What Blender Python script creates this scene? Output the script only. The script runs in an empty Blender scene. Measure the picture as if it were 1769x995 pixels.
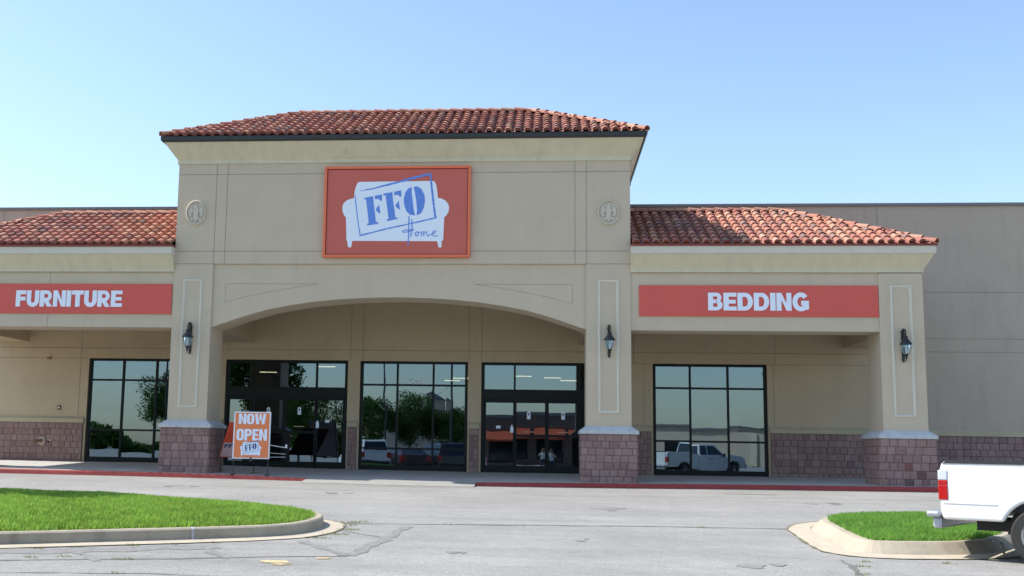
import bpy, bmesh, math, random
import numpy as np
from mathutils import Vector, Matrix
R = math.radians
random.seed(7)
rng = np.random.default_rng(7)
SC = bpy.context.scene
COL = SC.collection

# ------------------------------------------------------------------ camera
cam_d = bpy.data.cameras.new('camera')
cam = bpy.data.objects.new('camera', cam_d)
COL.objects.link(cam)
YAW, PITCH, ROLL, FPX, PX, PY, W0, H0 = -.1003, .13152, .01708, 1885.66, 749.12, 522.37, 1769., 995.
fw = Vector((math.sin(YAW)*math.cos(PITCH), math.cos(YAW)*math.cos(PITCH), math.sin(PITCH)))
rt = Vector((math.cos(YAW), -math.sin(YAW), 0))
up = rt.cross(fw)
rt, up = rt*math.cos(ROLL)+up*math.sin(ROLL), up*math.cos(ROLL)-rt*math.sin(ROLL)
m = Matrix.Identity(4)
for i in range(3):
    m[i][0] = rt[i]; m[i][1] = up[i]; m[i][2] = -fw[i]
m[0][3], m[1][3], m[2][3] = 0, -30, .624
cam.matrix_world = m
cam_d.sensor_fit = 'HORIZONTAL'
cam_d.sensor_width = 36
cam_d.lens = 36*FPX/W0
cam_d.shift_x = (W0/2-PX)/W0
cam_d.shift_y = -(H0/2-PY)/W0
cam_d.clip_end = 3000
SC.camera = cam

# ------------------------------------------------------------------ light
SUN_EL, SUN_BACK = R(48), R(2.4)          # sun on the left, a touch behind the facade plane
wd = bpy.data.worlds.new('World')
SC.world = wd
wd.use_nodes = True
nt = wd.node_tree
bg = nt.nodes['Background']
sky = nt.nodes.new('ShaderNodeTexSky')
sky.sky_type = 'NISHITA'
sky.sun_disc = False
sky.sun_elevation = SUN_EL
sky.sun_rotation = R(-90)+SUN_BACK
sky.air_density = 1.15
sky.dust_density = .8
sky.ozone_density = 2.2
nt.links.new(sky.outputs[0], bg.inputs[0])
bg.inputs[1].default_value = .15
sun_d = bpy.data.lights.new('sun', 'SUN')
sun = bpy.data.objects.new('sun', sun_d)
COL.objects.link(sun)
sun_d.energy = 4.4
sun_d.angle = R(.53)
sun_d.color = (1, .955, .88)
sdir = Vector((-math.cos(SUN_EL)*math.cos(SUN_BACK), math.cos(SUN_EL)*math.sin(SUN_BACK), math.sin(SUN_EL)))
sun.rotation_euler = sdir.to_track_quat('Z', 'Y').to_euler()
sun.location = (-20, 0, 30)
SC.view_settings.view_transform = 'Standard'
SC.view_settings.look = 'None'
SC.view_settings.exposure = .68
SC.view_settings.gamma = 1
SC.view_settings.use_curve_mapping = False

# ------------------------------------------------------------------ materials
MATS = {}
def mat(name, color, rough=.8, var=.0, vscale=3., bump=0., bscale=60., metal=0., spec=.5, attr=False, stretch=None, grime=0., coat=0.):
    if name in MATS: return MATS[name]
    ma = bpy.data.materials.new(name)
    ma.use_nodes = True
    t = ma.node_tree; n = t.nodes; l = t.links
    b = n['Principled BSDF']
    b.inputs['Roughness'].default_value = rough
    b.inputs['Metallic'].default_value = metal
    b.inputs['Specular IOR Level'].default_value = spec
    b.inputs['Coat Weight'].default_value = coat
    tc = n.new('ShaderNodeTexCoord')
    src = None
    if attr:
        at = n.new('ShaderNodeAttribute'); at.attribute_name = 'tint'
        src = at.outputs['Color']
    else:
        rgb = n.new('ShaderNodeRGB'); rgb.outputs[0].default_value = (*color, 1); src = rgb.outputs[0]
    if var:
        mp = n.new('ShaderNodeMapping')
        if stretch: mp.inputs['Scale'].default_value = stretch
        l.new(tc.outputs['Object'], mp.inputs[0])
        nz = n.new('ShaderNodeTexNoise'); nz.inputs['Scale'].default_value = vscale; nz.inputs['Detail'].default_value = 5
        nz.inputs['Roughness'].default_value = .65
        l.new(mp.outputs[0], nz.inputs['Vector'])
        mr = n.new('ShaderNodeMapRange')
        mr.inputs[1].default_value = .3; mr.inputs[2].default_value = .7
        mr.inputs[3].default_value = 1-var; mr.inputs[4].default_value = 1+var
        l.new(nz.outputs['Fac'], mr.inputs[0])
        mx = n.new('ShaderNodeVectorMath'); mx.operation = 'SCALE'
        l.new(src, mx.inputs[0]); l.new(mr.outputs[0], mx.inputs[3]); src = mx.outputs[0]
    if grime:
        nz = n.new('ShaderNodeTexNoise'); nz.inputs['Scale'].default_value = 1.3; nz.inputs['Detail'].default_value = 8
        mp = n.new('ShaderNodeMapping'); mp.inputs['Scale'].default_value = (3.2, 3.2, .45)
        l.new(tc.outputs['Object'], mp.inputs[0]); l.new(mp.outputs[0], nz.inputs['Vector'])
        mr = n.new('ShaderNodeMapRange'); mr.inputs[1].default_value = .55; mr.inputs[2].default_value = .8
        mr.inputs[3].default_value = 1; mr.inputs[4].default_value = 1-grime
        l.new(nz.outputs['Fac'], mr.inputs[0])
        mx = n.new('ShaderNodeVectorMath'); mx.operation = 'SCALE'
        l.new(src, mx.inputs[0]); l.new(mr.outputs[0], mx.inputs[3]); src = mx.outputs[0]
    l.new(src, b.inputs['Base Color'])
    if bump:
        nz = n.new('ShaderNodeTexNoise'); nz.inputs['Scale'].default_value = bscale; nz.inputs['Detail'].default_value = 3
        l.new(tc.outputs['Object'], nz.inputs['Vector'])
        bp = n.new('ShaderNodeBump'); bp.inputs['Strength'].default_value = bump; bp.inputs['Distance'].default_value = .01
        l.new(nz.outputs['Fac'], bp.inputs['Height']); l.new(bp.outputs[0], b.inputs['Normal'])
    MATS[name] = ma
    return ma

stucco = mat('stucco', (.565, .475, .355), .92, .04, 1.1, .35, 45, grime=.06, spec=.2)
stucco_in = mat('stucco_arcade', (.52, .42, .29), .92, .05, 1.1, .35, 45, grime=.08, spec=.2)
stucco_main = mat('stucco_main', (.44, .37, .30), .92, .05, .8, .35, 45, grime=.12, spec=.2)
cream = mat('stucco_cream', (.62, .56, .40), .9, .06, 1.4, .25, 45, stretch=(2.5, 2.5, .5), grime=.13, spec=.2)
trim = mat('stucco_trim', (.64, .60, .50), .9, .04, 2, .2, 45, spec=.2)
joint = mat('joint_sealant', (.30, .26, .21), .9)
conc = mat('cast_concrete', (.50, .52, .53), .85, .12, 6, .3, 80, grime=.18)
block_m = mat('split_face_block', (1, 1, 1), .95, .12, 14, .7, 38, attr=True, spec=.2)
mortar = mat('mortar', (.19, .135, .125), .95)
tile_m = mat('clay_tile', (1, 1, 1), .7, .18, 9, .5, 60, attr=True, spec=.35)
tile_in = mat('tile_mortar', (.20, .055, .04), .95, .15, 8)
drip = mat('drip_edge_red', (.23, .05, .035), .6)
gutter_m = mat('gutter_dark', (.025, .028, .03), .45, .1, 5)
coping = mat('metal_coping', (.17, .165, .17), .5, .06, 2)
frame_m = mat('bronze_frame', (.005, .009, .009), .5, .1, 4, spec=.25)
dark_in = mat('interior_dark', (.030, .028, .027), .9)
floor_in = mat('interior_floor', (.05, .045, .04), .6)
kerb_m = mat('kerb_concrete', (.385, .33, .25), .9, .13, 2.5, .4, 50, grime=.28)
gut_m = mat('gutter_pan_concrete', (.45, .39, .30), .9, .10, 3, .4, 60)
walk_m = mat('sidewalk_concrete', (.42, .41, .38), .9, .10, 1.5, .3, 60)
red_m = mat('red_kerb_paint', (.30, .045, .04), .75, .22, 5, .3, 50, stretch=(.6, 3, 3))
iron = mat('black_cast_iron', (.014, .018, .018), .38, .2, 30, .2, 60)
white_p = mat('white_paint', (.78, .80, .82), .4)
sign_red = mat('sign_red', (.65, .10, .075), .55, .04, 1.2)
sign_face = mat('sign_face_red', (.56, .12, .085), .5, .04, 1.2)
sign_or = mat('sign_frame_orange', (.80, .17, .07), .4)
letter = mat('letter_white', (.80, .87, .97), .5)
blue = mat('logo_blue', (.12, .26, .72), .5, .12, 14)
aorange = mat('placard_orange', (.82, .23, .07), .5, .04, 3)
navy = mat('navy_ink', (.04, .07, .2), .6)
blk = mat('black_plastic', (.02, .02, .022), .6)

def asphalt_mat():
    ma = bpy.data.materials.new('asphalt'); ma.use_nodes = True
    t = ma.node_tree; n = t.nodes; l = t.links; b = n['Principled BSDF']
    tc = n.new('ShaderNodeTexCoord')
    def noise(s, d=4, r=.6, st=None):
        z = n.new('ShaderNodeTexNoise'); z.inputs['Scale'].default_value = s; z.inputs['Detail'].default_value = d; z.inputs['Roughness'].default_value = r
        if st:
            mp = n.new('ShaderNodeMapping'); mp.inputs['Scale'].default_value = st
            l.new(tc.outputs['Object'], mp.inputs[0]); l.new(mp.outputs[0], z.inputs['Vector'])
        else: l.new(tc.outputs['Object'], z.inputs['Vector'])
        return z
    big = noise(.35, 6, .6); mid = noise(4, 5, .7); fine = noise(90, 2, .6); strk = noise(.5, 5, .65, (.25, 2.6, 1)); agg = noise(38, 2, .7)
    def mul(a, lo, hi, f0=.3, f1=.7):
        r = n.new('ShaderNodeMapRange'); r.inputs[1].default_value = f0; r.inputs[2].default_value = f1; r.inputs[3].default_value = lo; r.inputs[4].default_value = hi
        l.new(a.outputs['Fac'], r.inputs[0]); return r.outputs[0]
    cur = None
    for o in (mul(big, .86, 1.10), mul(mid, .90, 1.08), mul(fine, .60, 1.42, .25, .75), mul(agg, .76, 1.22), mul(strk, .90, 1.08)):
        if cur is None: cur = o
        else:
            q = n.new('ShaderNodeMath'); q.operation = 'MULTIPLY'; l.new(cur, q.inputs[0]); l.new(o, q.inputs[1]); cur = q.outputs[0]
    v = n.new('ShaderNodeVectorMath'); v.operation = 'SCALE'; v.inputs[0].default_value = (.285, .278, .262)
    l.new(cur, v.inputs[3]); l.new(v.outputs[0], b.inputs['Base Color'])
    b.inputs['Roughness'].default_value = .93; b.inputs['Specular IOR Level'].default_value = .25
    bp = n.new('ShaderNodeBump'); bp.inputs['Strength'].default_value = .6; bp.inputs['Distance'].default_value = .01
    l.new(fine.outputs['Fac'], bp.inputs['Height']); l.new(bp.outputs[0], b.inputs['Normal'])
    return ma
asphalt = asphalt_mat()
crack_m = mat('crack_sealant', (.15, .145, .135), .95, .25, 5)
patch_m = mat('worn_patch', (.205, .20, .19), .95, .25, 9, .5, 80)
dirt_m = mat('gutter_dirt', (.16, .15, .09), .95, .3, 9)
yellow_m = mat('worn_yellow_paint', (.50, .39, .22), .9, .35, 14)

def glass_mat(name, tint=(.22, .26, .26), refl=.25, wob=.0009):
    ma = bpy.data.materials.new(name); ma.use_nodes = True
    t = ma.node_tree; n = t.nodes; l = t.links
    n.remove(n['Principled BSDF'])
    out = n['Material Output']
    tr = n.new('ShaderNodeBsdfTransparent'); tr.inputs[0].default_value = (*tint, 1)
    gl = n.new('ShaderNodeBsdfGlossy'); gl.inputs['Roughness'].default_value = 0.0; gl.inputs[0].default_value = (.58, .80, 1, 1)
    fr = n.new('ShaderNodeFresnel'); fr.inputs[0].default_value = 1.5
    ad = n.new('ShaderNodeMath'); ad.operation = 'ADD'; ad.inputs[1].default_value = refl-.04; ad.use_clamp = True
    l.new(fr.outputs[0], ad.inputs[0])
    mx = n.new('ShaderNodeMixShader')
    l.new(ad.outputs[0], mx.inputs[0]); l.new(tr.outputs[0], mx.inputs[1]); l.new(gl.outputs[0], mx.inputs[2]); l.new(mx.outputs[0], out.inputs[0])
    if wob:
        tc = n.new('ShaderNodeTexCoord'); nz = n.new('ShaderNodeTexNoise'); nz.inputs['Scale'].default_value = 1.1; nz.inputs['Detail'].default_value = 1
        l.new(tc.outputs['Object'], nz.inputs['Vector'])
        bp = n.new('ShaderNodeBump'); bp.inputs['Strength'].default_value = 1; bp.inputs['Distance'].default_value = wob
        l.new(nz.outputs['Fac'], bp.inputs['Height']); l.new(bp.outputs[0], gl.inputs['Normal'])
    return ma
glass = glass_mat('tinted_glass')
lamp_glass = glass_mat('clear_lamp_glass', (.80, .86, .86), .12, .01)
car_glass = mat('car_glass', (.012, .014, .016), .06, spec=.8)

def emit(name, c, s):
    ma = bpy.data.materials.new(name); ma.use_nodes = True
    b = ma.node_tree.nodes['Principled BSDF']
    b.inputs['Base Color'].default_value = (*c, 1); b.inputs['Emission Color'].default_value = (*c, 1); b.inputs['Emission Strength'].default_value = s
    return ma
tube_light = emit('fluorescent_lit', (1, .84, .55), 2.2)

def leafy(name, c, tl=.45):
    ma = bpy.data.materials.new(name); ma.use_nodes = True
    t = ma.node_tree; n = t.nodes; l = t.links; n.remove(n['Principled BSDF'])
    at = n.new('ShaderNodeAttribute'); at.attribute_name = 'tint'
    mu = n.new('ShaderNodeMix'); mu.data_type = 'RGBA'; mu.blend_type = 'MULTIPLY'; mu.inputs[0].default_value = 1
    l.new(at.outputs['Color'], mu.inputs[6]); mu.inputs[7].default_value = (*c, 1)
    d = n.new('ShaderNodeBsdfDiffuse'); tr = n.new('ShaderNodeBsdfTranslucent')
    l.new(mu.outputs[2], d.inputs[0]); l.new(mu.outputs[2], tr.inputs[0])
    mx = n.new('ShaderNodeMixShader'); mx.inputs[0].default_value = tl
    l.new(d.outputs[0], mx.inputs[1]); l.new(tr.outputs[0], mx.inputs[2]); l.new(mx.outputs[0], n['Material Output'].inputs[0])
    return ma
grass_m = leafy('grass_blades', (.25, .42, .085), .5)
tree_m = leafy('tree_leaves', (.065, .12, .03), .3)
bark = mat('bark', (.12, .09, .065), .95, .3, 12, .8, 30)
soil = mat('grass_thatch', (.09, .16, .035), 1, .4, 7, .8, 30)

# ------------------------------------------------------------------ mesh builder
def wloc(o):
    v = Vector((0, 0, 0))
    while o is not None:
        v = v + o.location; o = o.parent
    return v

class MB:
    def __init__(s): s.v = []; s.f = []; s.c = []; s.cur = (1, 1, 1)
    def face(s, pts, flip=False):
        i = len(s.v); s.v += [tuple(p) for p in pts]
        f = list(range(i, i+len(pts)))
        s.f.append(f[::-1] if flip else f); s.c.append(s.cur)
    def raw(s, vs, fs):
        i = len(s.v); s.v += [tuple(p) for p in vs]
        for f in fs: s.f.append([i+k for k in f]); s.c.append(s.cur)
    def box(s, x0, x1, y0, y1, z0, z1):
        s.raw([(x0,y0,z0),(x1,y0,z0),(x1,y1,z0),(x0,y1,z0),(x0,y0,z1),(x1,y0,z1),(x1,y1,z1),(x0,y1,z1)],
              [(0,3,2,1),(4,5,6,7),(0,1,5,4),(1,2,6,5),(2,3,7,6),(3,0,4,7)])
    def prism(s, poly, y0, y1, axis='y'):
        """polygon in (x,z) extruded along y (axis y) or (x,y) along z (axis z) or (y,z) along x (axis x)"""
        n = len(poly)
        if axis == 'y': P = lambda p, t: (p[0], t, p[1])
        elif axis == 'z': P = lambda p, t: (p[0], p[1], t)
        else: P = lambda p, t: (t, p[0], p[1])
        vs = [P(p, y0) for p in poly]+[P(p, y1) for p in poly]
        fs = [tuple(range(n)), tuple(range(2*n-1, n-1, -1))]+[(i, (i+1) % n+0, (i+1) % n+n, i+n)[::-1] for i in range(n)]
        s.raw(vs, fs)
    def tube(s, pts, r, seg=8, cap=True):
        pts = [Vector(p) for p in pts]
        rs = r if isinstance(r, (list, tuple)) else [r]*len(pts)
        rings = []
        ref = None
        for i, p in enumerate(pts):
            d = (pts[min(i+1, len(pts)-1)]-pts[max(i-1, 0)]).normalized()
            if ref is None: ref = Vector((0, 0, 1)) if abs(d.z) < .9 else Vector((1, 0, 0))
            a = d.cross(ref).normalized(); b = a.cross(d); ref = b
            rings.append([p+(a*math.cos(2*math.pi*k/seg)+b*math.sin(2*math.pi*k/seg))*rs[i] for k in range(seg)])
        vs = [q for rg in rings for q in rg]; fs = []
        for i in range(len(pts)-1):
            for k in range(seg):
                k2 = (k+1) % seg
                fs.append((i*seg+k, i*seg+k2, (i+1)*seg+k2, (i+1)*seg+k))
        if cap:
            fs.append(tuple(range(seg))[::-1]); fs.append(tuple(range((len(pts)-1)*seg, len(pts)*seg)))
        s.raw(vs, fs)
    def lathe(s, prof, c=(0, 0, 0), seg=16, sx=1, sy=1):
        vs = []; fs = []
        for r, z in prof:
            for k in range(seg):
                a = 2*math.pi*k/seg; vs.append((c[0]+r*math.cos(a)*sx, c[1]+r*math.sin(a)*sy, c[2]+z))
        for i in range(len(prof)-1):
            for k in range(seg):
                k2 = (k+1) % seg; fs.append((i*seg+k, i*seg+k2, (i+1)*seg+k2, (i+1)*seg+k))
        fs.append(tuple(range(seg))[::-1]); fs.append(tuple(range((len(prof)-1)*seg, len(prof)*seg)))
        s.raw(vs, fs)
    def xform(s, M):
        s.v = [tuple(M @ Vector(p)) for p in s.v]; return s
    def build(s, name, m, parent=None, local=False, smooth=False, bevel=0, label=None, fixn=False):
        off = Vector((0, 0, 0)) if (local or parent is None) else wloc(parent)
        me = bpy.data.meshes.new(name)
        me.from_pydata([(p[0]-off.x, p[1]-off.y, p[2]-off.z) for p in s.v], [], s.f)
        ca = me.color_attributes.new('tint', 'FLOAT_COLOR', 'CORNER')
        arr = []
        for f, c in zip(s.f, s.c): arr += [c[0], c[1], c[2], 1.]*len(f)
        ca.data.foreach_set('color', arr)
        if fixn:
            bm = bmesh.new(); bm.from_mesh(me); bmesh.ops.remove_doubles(bm, verts=bm.verts, dist=1e-5)
            bmesh.ops.recalc_face_normals(bm, faces=bm.faces); bm.to_mesh(me); bm.free()
        me.materials.append(m)
        if smooth:
            me.polygons.foreach_set('use_smooth', [True]*len(me.polygons))
            try: me.set_sharp_from_angle(angle=R(40))
            except Exception: pass
        o = bpy.data.objects.new(name, me); COL.objects.link(o)
        if parent is not None: o.parent = parent
        if bevel:
            b = o.modifiers.new('bevel', 'BEVEL'); b.width = bevel; b.segments = 2; b.limit_method = 'ANGLE'; b.angle_limit = R(40)
        if label: o['label'] = label
        return o

def tag(o, label=None, cat=None, group=None, kind=None):
    if label: o['label'] = label
    if cat: o['category'] = cat
    if group: o['group'] = group
    if kind: o['kind'] = kind
    return o
def thing(name, label, cat, loc=(0, 0, 0), rz=0, group=None):
    o = bpy.data.objects.new(name, None); COL.objects.link(o); o.empty_display_size = .3
    o.location = loc; o.rotation_euler = (0, 0, rz)
    return tag(o, label, cat, group)
def dup(root, loc, rz, label, group=None, cat=None):
    r = root.copy(); COL.objects.link(r); r.location = loc; r.rotation_euler = (0, 0, rz); r['label'] = label
    if group: r['group'] = group
    if cat: r['category'] = cat
    for ch in list(root.children):
        c = ch.copy(); COL.objects.link(c); c.parent = r
        for g in ch.children:
            d = g.copy(); COL.objects.link(d); d.parent = c
    return r

# ------------------------------------------------------------------ ground levels
def lot(x, y):
    z = -.36+.0205*(min(y, 0)+.7)
    if y < -36: z = -.36+.0205*(-35.3)+.004*(y+36)
    b = .085*(1-math.exp(-((x+1.5)/7)**2)) - .03
    return z+b*math.exp(min(0, (y+.7))/5)
def walk(x, y):     # sidewalk surface
    ks = [(-40, .0), (-17.8, -.03), (-12.4, -.06), (-6.2, -.135), (-2, -.145), (3.4, -.13), (7, -.115), (12, -.10), (40, -.10)]
    kf = [(-40, -.15), (-15, -.178), (-10.5, -.20), (-8, -.235), (-6.3, -.29), (-1.8, -.305), (1, -.262), (4, -.23), (10, -.185), (40, -.18)]
    def it(k, x):
        for (a, p), (b, q) in zip(k, k[1:]):
            if a <= x <= b: return p+(q-p)*(x-a)/(b-a)
        return k[-1][1]
    t = (y+.6)/(4.775+.6)
    return it(kf, x)*(1-t)+it(ks, x)*t

def strs(name, mb, m, **k): return tag(mb.build(name, m, **k), kind='structure')

# lot sheet
mb = MB()
xs = list(np.arange(-24, 24.1, .75)); ys = list(np.arange(-24, .01, .5))
xs = [-900, -300, -100, -50]+xs+[50, 100, 300, 900]
ys = [-1100, -400, -150, -90, -60, -44, -36, -30]+ys+[8, 40, 900]
vs = [(x, y, lot(x, y)) for y in ys for x in xs]; nx = len(xs)
mb.raw(vs, [(j*nx+i, j*nx+i+1, (j+1)*nx+i+1, (j+1)*nx+i) for j in range(len(ys)-1) for i in range(nx-1)])
strs('parking_lot_ground', mb, asphalt, smooth=True)

# sidewalk with joints, red kerb, ramp
mb = MB(); jb = MB()
xx = list(np.arange(-30, 30.01, .6))
for a, b in zip(xx, xx[1:]):
    yy = [-.45, .8, 2.1, 3.4, 4.9]
    for c, d in zip(yy, yy[1:]):
        mb.face([(a, c, walk(a, c)), (b, c, walk(b, c)), (b, d, walk(b, d)), (a, d, walk(a, d))])
strs('sidewalk', mb, walk_m)
for x in np.arange(-29.2, 29, 1.5):
    for c, d in zip(yy, yy[1:]):
        jb.face([(x, c, walk(x, c)+.003), (x+.012, c, walk(x, c)+.003), (x+.012, d, walk(x, d)+.003), (x, d, walk(x, d)+.003)])
strs('sidewalk_joints', jb, joint)
def kerb_strip(x0, x1, m, name, extra=0.):
    mb = MB(); n = max(2, int((x1-x0)/.5)); P = []
    for i in range(n+1):
        x = x0+(x1-x0)*i/n; zt = walk(x, -.45)+.001; zb = lot(x, -.7)-.03
        f = walk(x, -.6)
        P.append([(x, -.449, zt), (x, -.60, f+.001), (x, -.63, f-.02), (x, -.66, zb)])
    for p, q in zip(P, P[1:]):
        for k in range(3): mb.face([p[k+1], q[k+1], q[k], p[k]])
    for p in (P[0], P[-1]): mb.face([p[0], p[1], p[2], p[3], (p[0][0], -.449, p[3][2])])
    return strs(name, mb, m)
kerb_strip(-30, -6.35, red_m, 'red_kerb'); kerb_strip(-1.75, 30, red_m, 'red_kerb')
# dropped kerb: ramp apron
mb = MB(); n = 12
for i in range(n):
    a = -6.35+4.6*i/n; b = -6.35+4.6*(i+1)/n
    mb.face([(a, -1.35, lot(a, -1.35)+.006), (b, -1.35, lot(b, -1.35)+.006), (b, -.449, walk(b, -.449)+.001), (a, -.449, walk(a, -.449)+.001)])
strs('kerb_ramp', mb, mat('ramp_surface', (.30, .295, .275), .92, .1, 2, .4, 60))

# ribbons on the lot: seams, cracks, patches
def ribbon(mb, pts, w, j=.35, dz=.004, step=.22):
    L = []
    for (a, b), (c, d) in zip(pts, pts[1:]):
        n = max(1, int(math.hypot(c-a, d-b)/step))
        for i in range(n): L.append((a+(c-a)*i/n, b+(d-b)*i/n))
    L.append(pts[-1]); Q = []
    for i, (x, y) in enumerate(L):
        x2, y2 = L[min(i+1, len(L)-1)]; x1, y1 = L[max(i-1, 0)]
        dx, dy = x2-x1, y2-y1; q = math.hypot(dx, dy) or 1; nx_, ny_ = -dy/q, dx/q
        ww = w*random.uniform(1-j, 1+j)/2; o = random.uniform(-.3, .3)*w*j*2
        Q.append(((x+nx_*(ww+o), y+ny_*(ww+o)), (x-nx_*(ww-o), y-ny_*(ww-o))))
    for (a, b), (c, d) in zip(Q, Q[1:]):
        mb.face([(*b, lot(*b)+dz), (*d, lot(*d)+dz), (*c, lot(*c)+dz), (*a, lot(*a)+dz)])
mb = MB()
ribbon(mb, [(-3.3, -12.5), (-2.7, -12.55), (-.33, -12.15), (1.52, -11.86), (3.9, -11.75)], .10, .7)
ribbon(mb, [(-9.6, -19.8), (-6.0, -18.04), (-4.2, -17.5), (-2.85, -16.95), (-2.3, -16.85)], .08, .5)
ribbon(mb, [(-7.2, -19.6), (-5.35, -18.95), (-4.0, -18.75), (-2.2, -19.0), (-.8, -18.9)], .035, .8)
ribbon(mb, [(3.67, -15.9), (3.6, -16.6), (3.43, -17.5), (3.3, -19.2)], .06, .8)
ribbon(mb, [(-13, -3.6), (-8, -3.9), (-2, -4.4), (4, -4.1), (12, -3.8)], .02, .8)
ribbon(mb, [(4.4, -2.6), (5.6, -2.75)], .10, .6)
strs('pavement_seams', mb, crack_m)
mb = MB()
ribbon(mb, [(-2.1, -12.9), (-2.14, -14.9), (-2.3, -16.8)], .16, .4, .005)
ribbon(mb, [(-3.2, -15.3), (-2.7, -16.1), (-2.35, -16.75)], .13, .6, .005)
ribbon(mb, [(-3.1, -13.4), (-2.6, -14.2), (-2.16, -14.6)], .05, .6, .005)
ribbon(mb, [(-4.35, -16.1), (-3.95, -16.8), (-3.6, -17.3)], .12, .6, .005)
ribbon(mb, [(-5.6, -17.0), (-5.15, -17.6), (-4.95, -17.9)], .15, .5, .005)
ribbon(mb, [(-9.5, -18.7), (-5.7, -17.0), (-4.1, -16.15)], .45, .35, .004)
strs('worn_pavement_strips', mb, patch_m)
mb = MB()
for cx, cy, rx, ry in ((-3.02, -17.55, .20, .13), (-2.55, -16.75-.35, .09, .09), (-2.9, -17.75, .12, .06)):
    pts = []
    for k in range(18):
        a = 2*math.pi*k/18; q = random.uniform(.75, 1.15)
        x, y = cx+rx*q*math.cos(a), cy+ry*q*math.sin(a); pts.append((x, y, lot(x, y)+.008))
    mb.face(pts)
strs('yellow_paint_marks', mb, yellow_m)
mb = MB()
for cx, cy, rx, ry in ((1.2, -8.2, .35, .5), (-4.5, -5.2, .3, .4), (6.0, -5.6, .3, .3), (2.6, -16.6, .22, .3), (-1.0, -16.0, .12, .2), (.6, -14.2, .10, .16), (9.0, -8.6, .3, .4), (-8.6, -4.2, .3, .3)):
    for s_ in range(3):
        pts = []; ox, oy, q0 = random.uniform(-rx, rx), random.uniform(-ry, ry), random.uniform(.25, .8)
        for k in range(14):
            a = 2*math.pi*k/14; q = q0*random.uniform(.7, 1.2); x, y = cx+ox+rx*q*math.cos(a), cy+oy+ry*q*math.sin(a); pts.append((x, y, lot(x, y)+.005+.001*s_))
        mb.face(pts)
strs('oil_stains', mb, mat('oil_stain', (.225, .218, .205), .85, .18, 7))

# ------------------------------------------------------------------ islands
def inset(poly, d):
    n = len(poly); out = []
    for i in range(n):
        a, b, c = Vector(poly[i-1]), Vector(poly[i]), Vector(poly[(i+1) % n])
        t1 = (b-a).normalized(); t2 = (c-b).normalized()
        n1 = Vector((-t1.y, t1.x)); n2 = Vector((-t2.y, t2.x)); q = (n1+n2); q = q/max(.35, q.length_squared)*2 if q.length > .1 else n1
        out.append(tuple(b+q*d))
    return out
def smooth_poly(p, it=2):
    for _ in range(it):
        q = []
        for i in range(len(p)):
            a, b = p[i], p[(i+1) % len(p)]
            q += [(a[0]*.75+b[0]*.25, a[1]*.75+b[1]*.25), (a[0]*.25+b[0]*.75, a[1]*.25+b[1]*.75)]
        p = q
    return p
def in_poly(P, X, Y):
    P = np.array(P); ins = np.zeros(len(X), bool); j = len(P)-1
    for i in range(len(P)):
        c = ((P[i, 1] > Y) != (P[j, 1] > Y)) & (X < (P[j, 0]-P[i, 0])*(Y-P[i, 1])/(P[j, 1]-P[i, 1]+1e-12)+P[i, 0]); ins ^= c; j = i
    return ins
def edge_dist(P, X, Y):
    P = np.array(P); d = np.full(len(X), 1e9)
    for i in range(len(P)):
        a, b = P[i-1], P[i]; v = b-a; t = np.clip(((X-a[0])*v[0]+(Y-a[1])*v[1])/(v@v+1e-12), 0, 1)
        d = np.minimum(d, np.hypot(X-a[0]-t*v[0], Y-a[1]-t*v[1]))
    return d
def mound(d): 
    t = np.clip(d/2.2, 0, 1); return .14+MH*(t*(2-t))
MH = .15
lotv = np.vectorize(lot)
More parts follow.
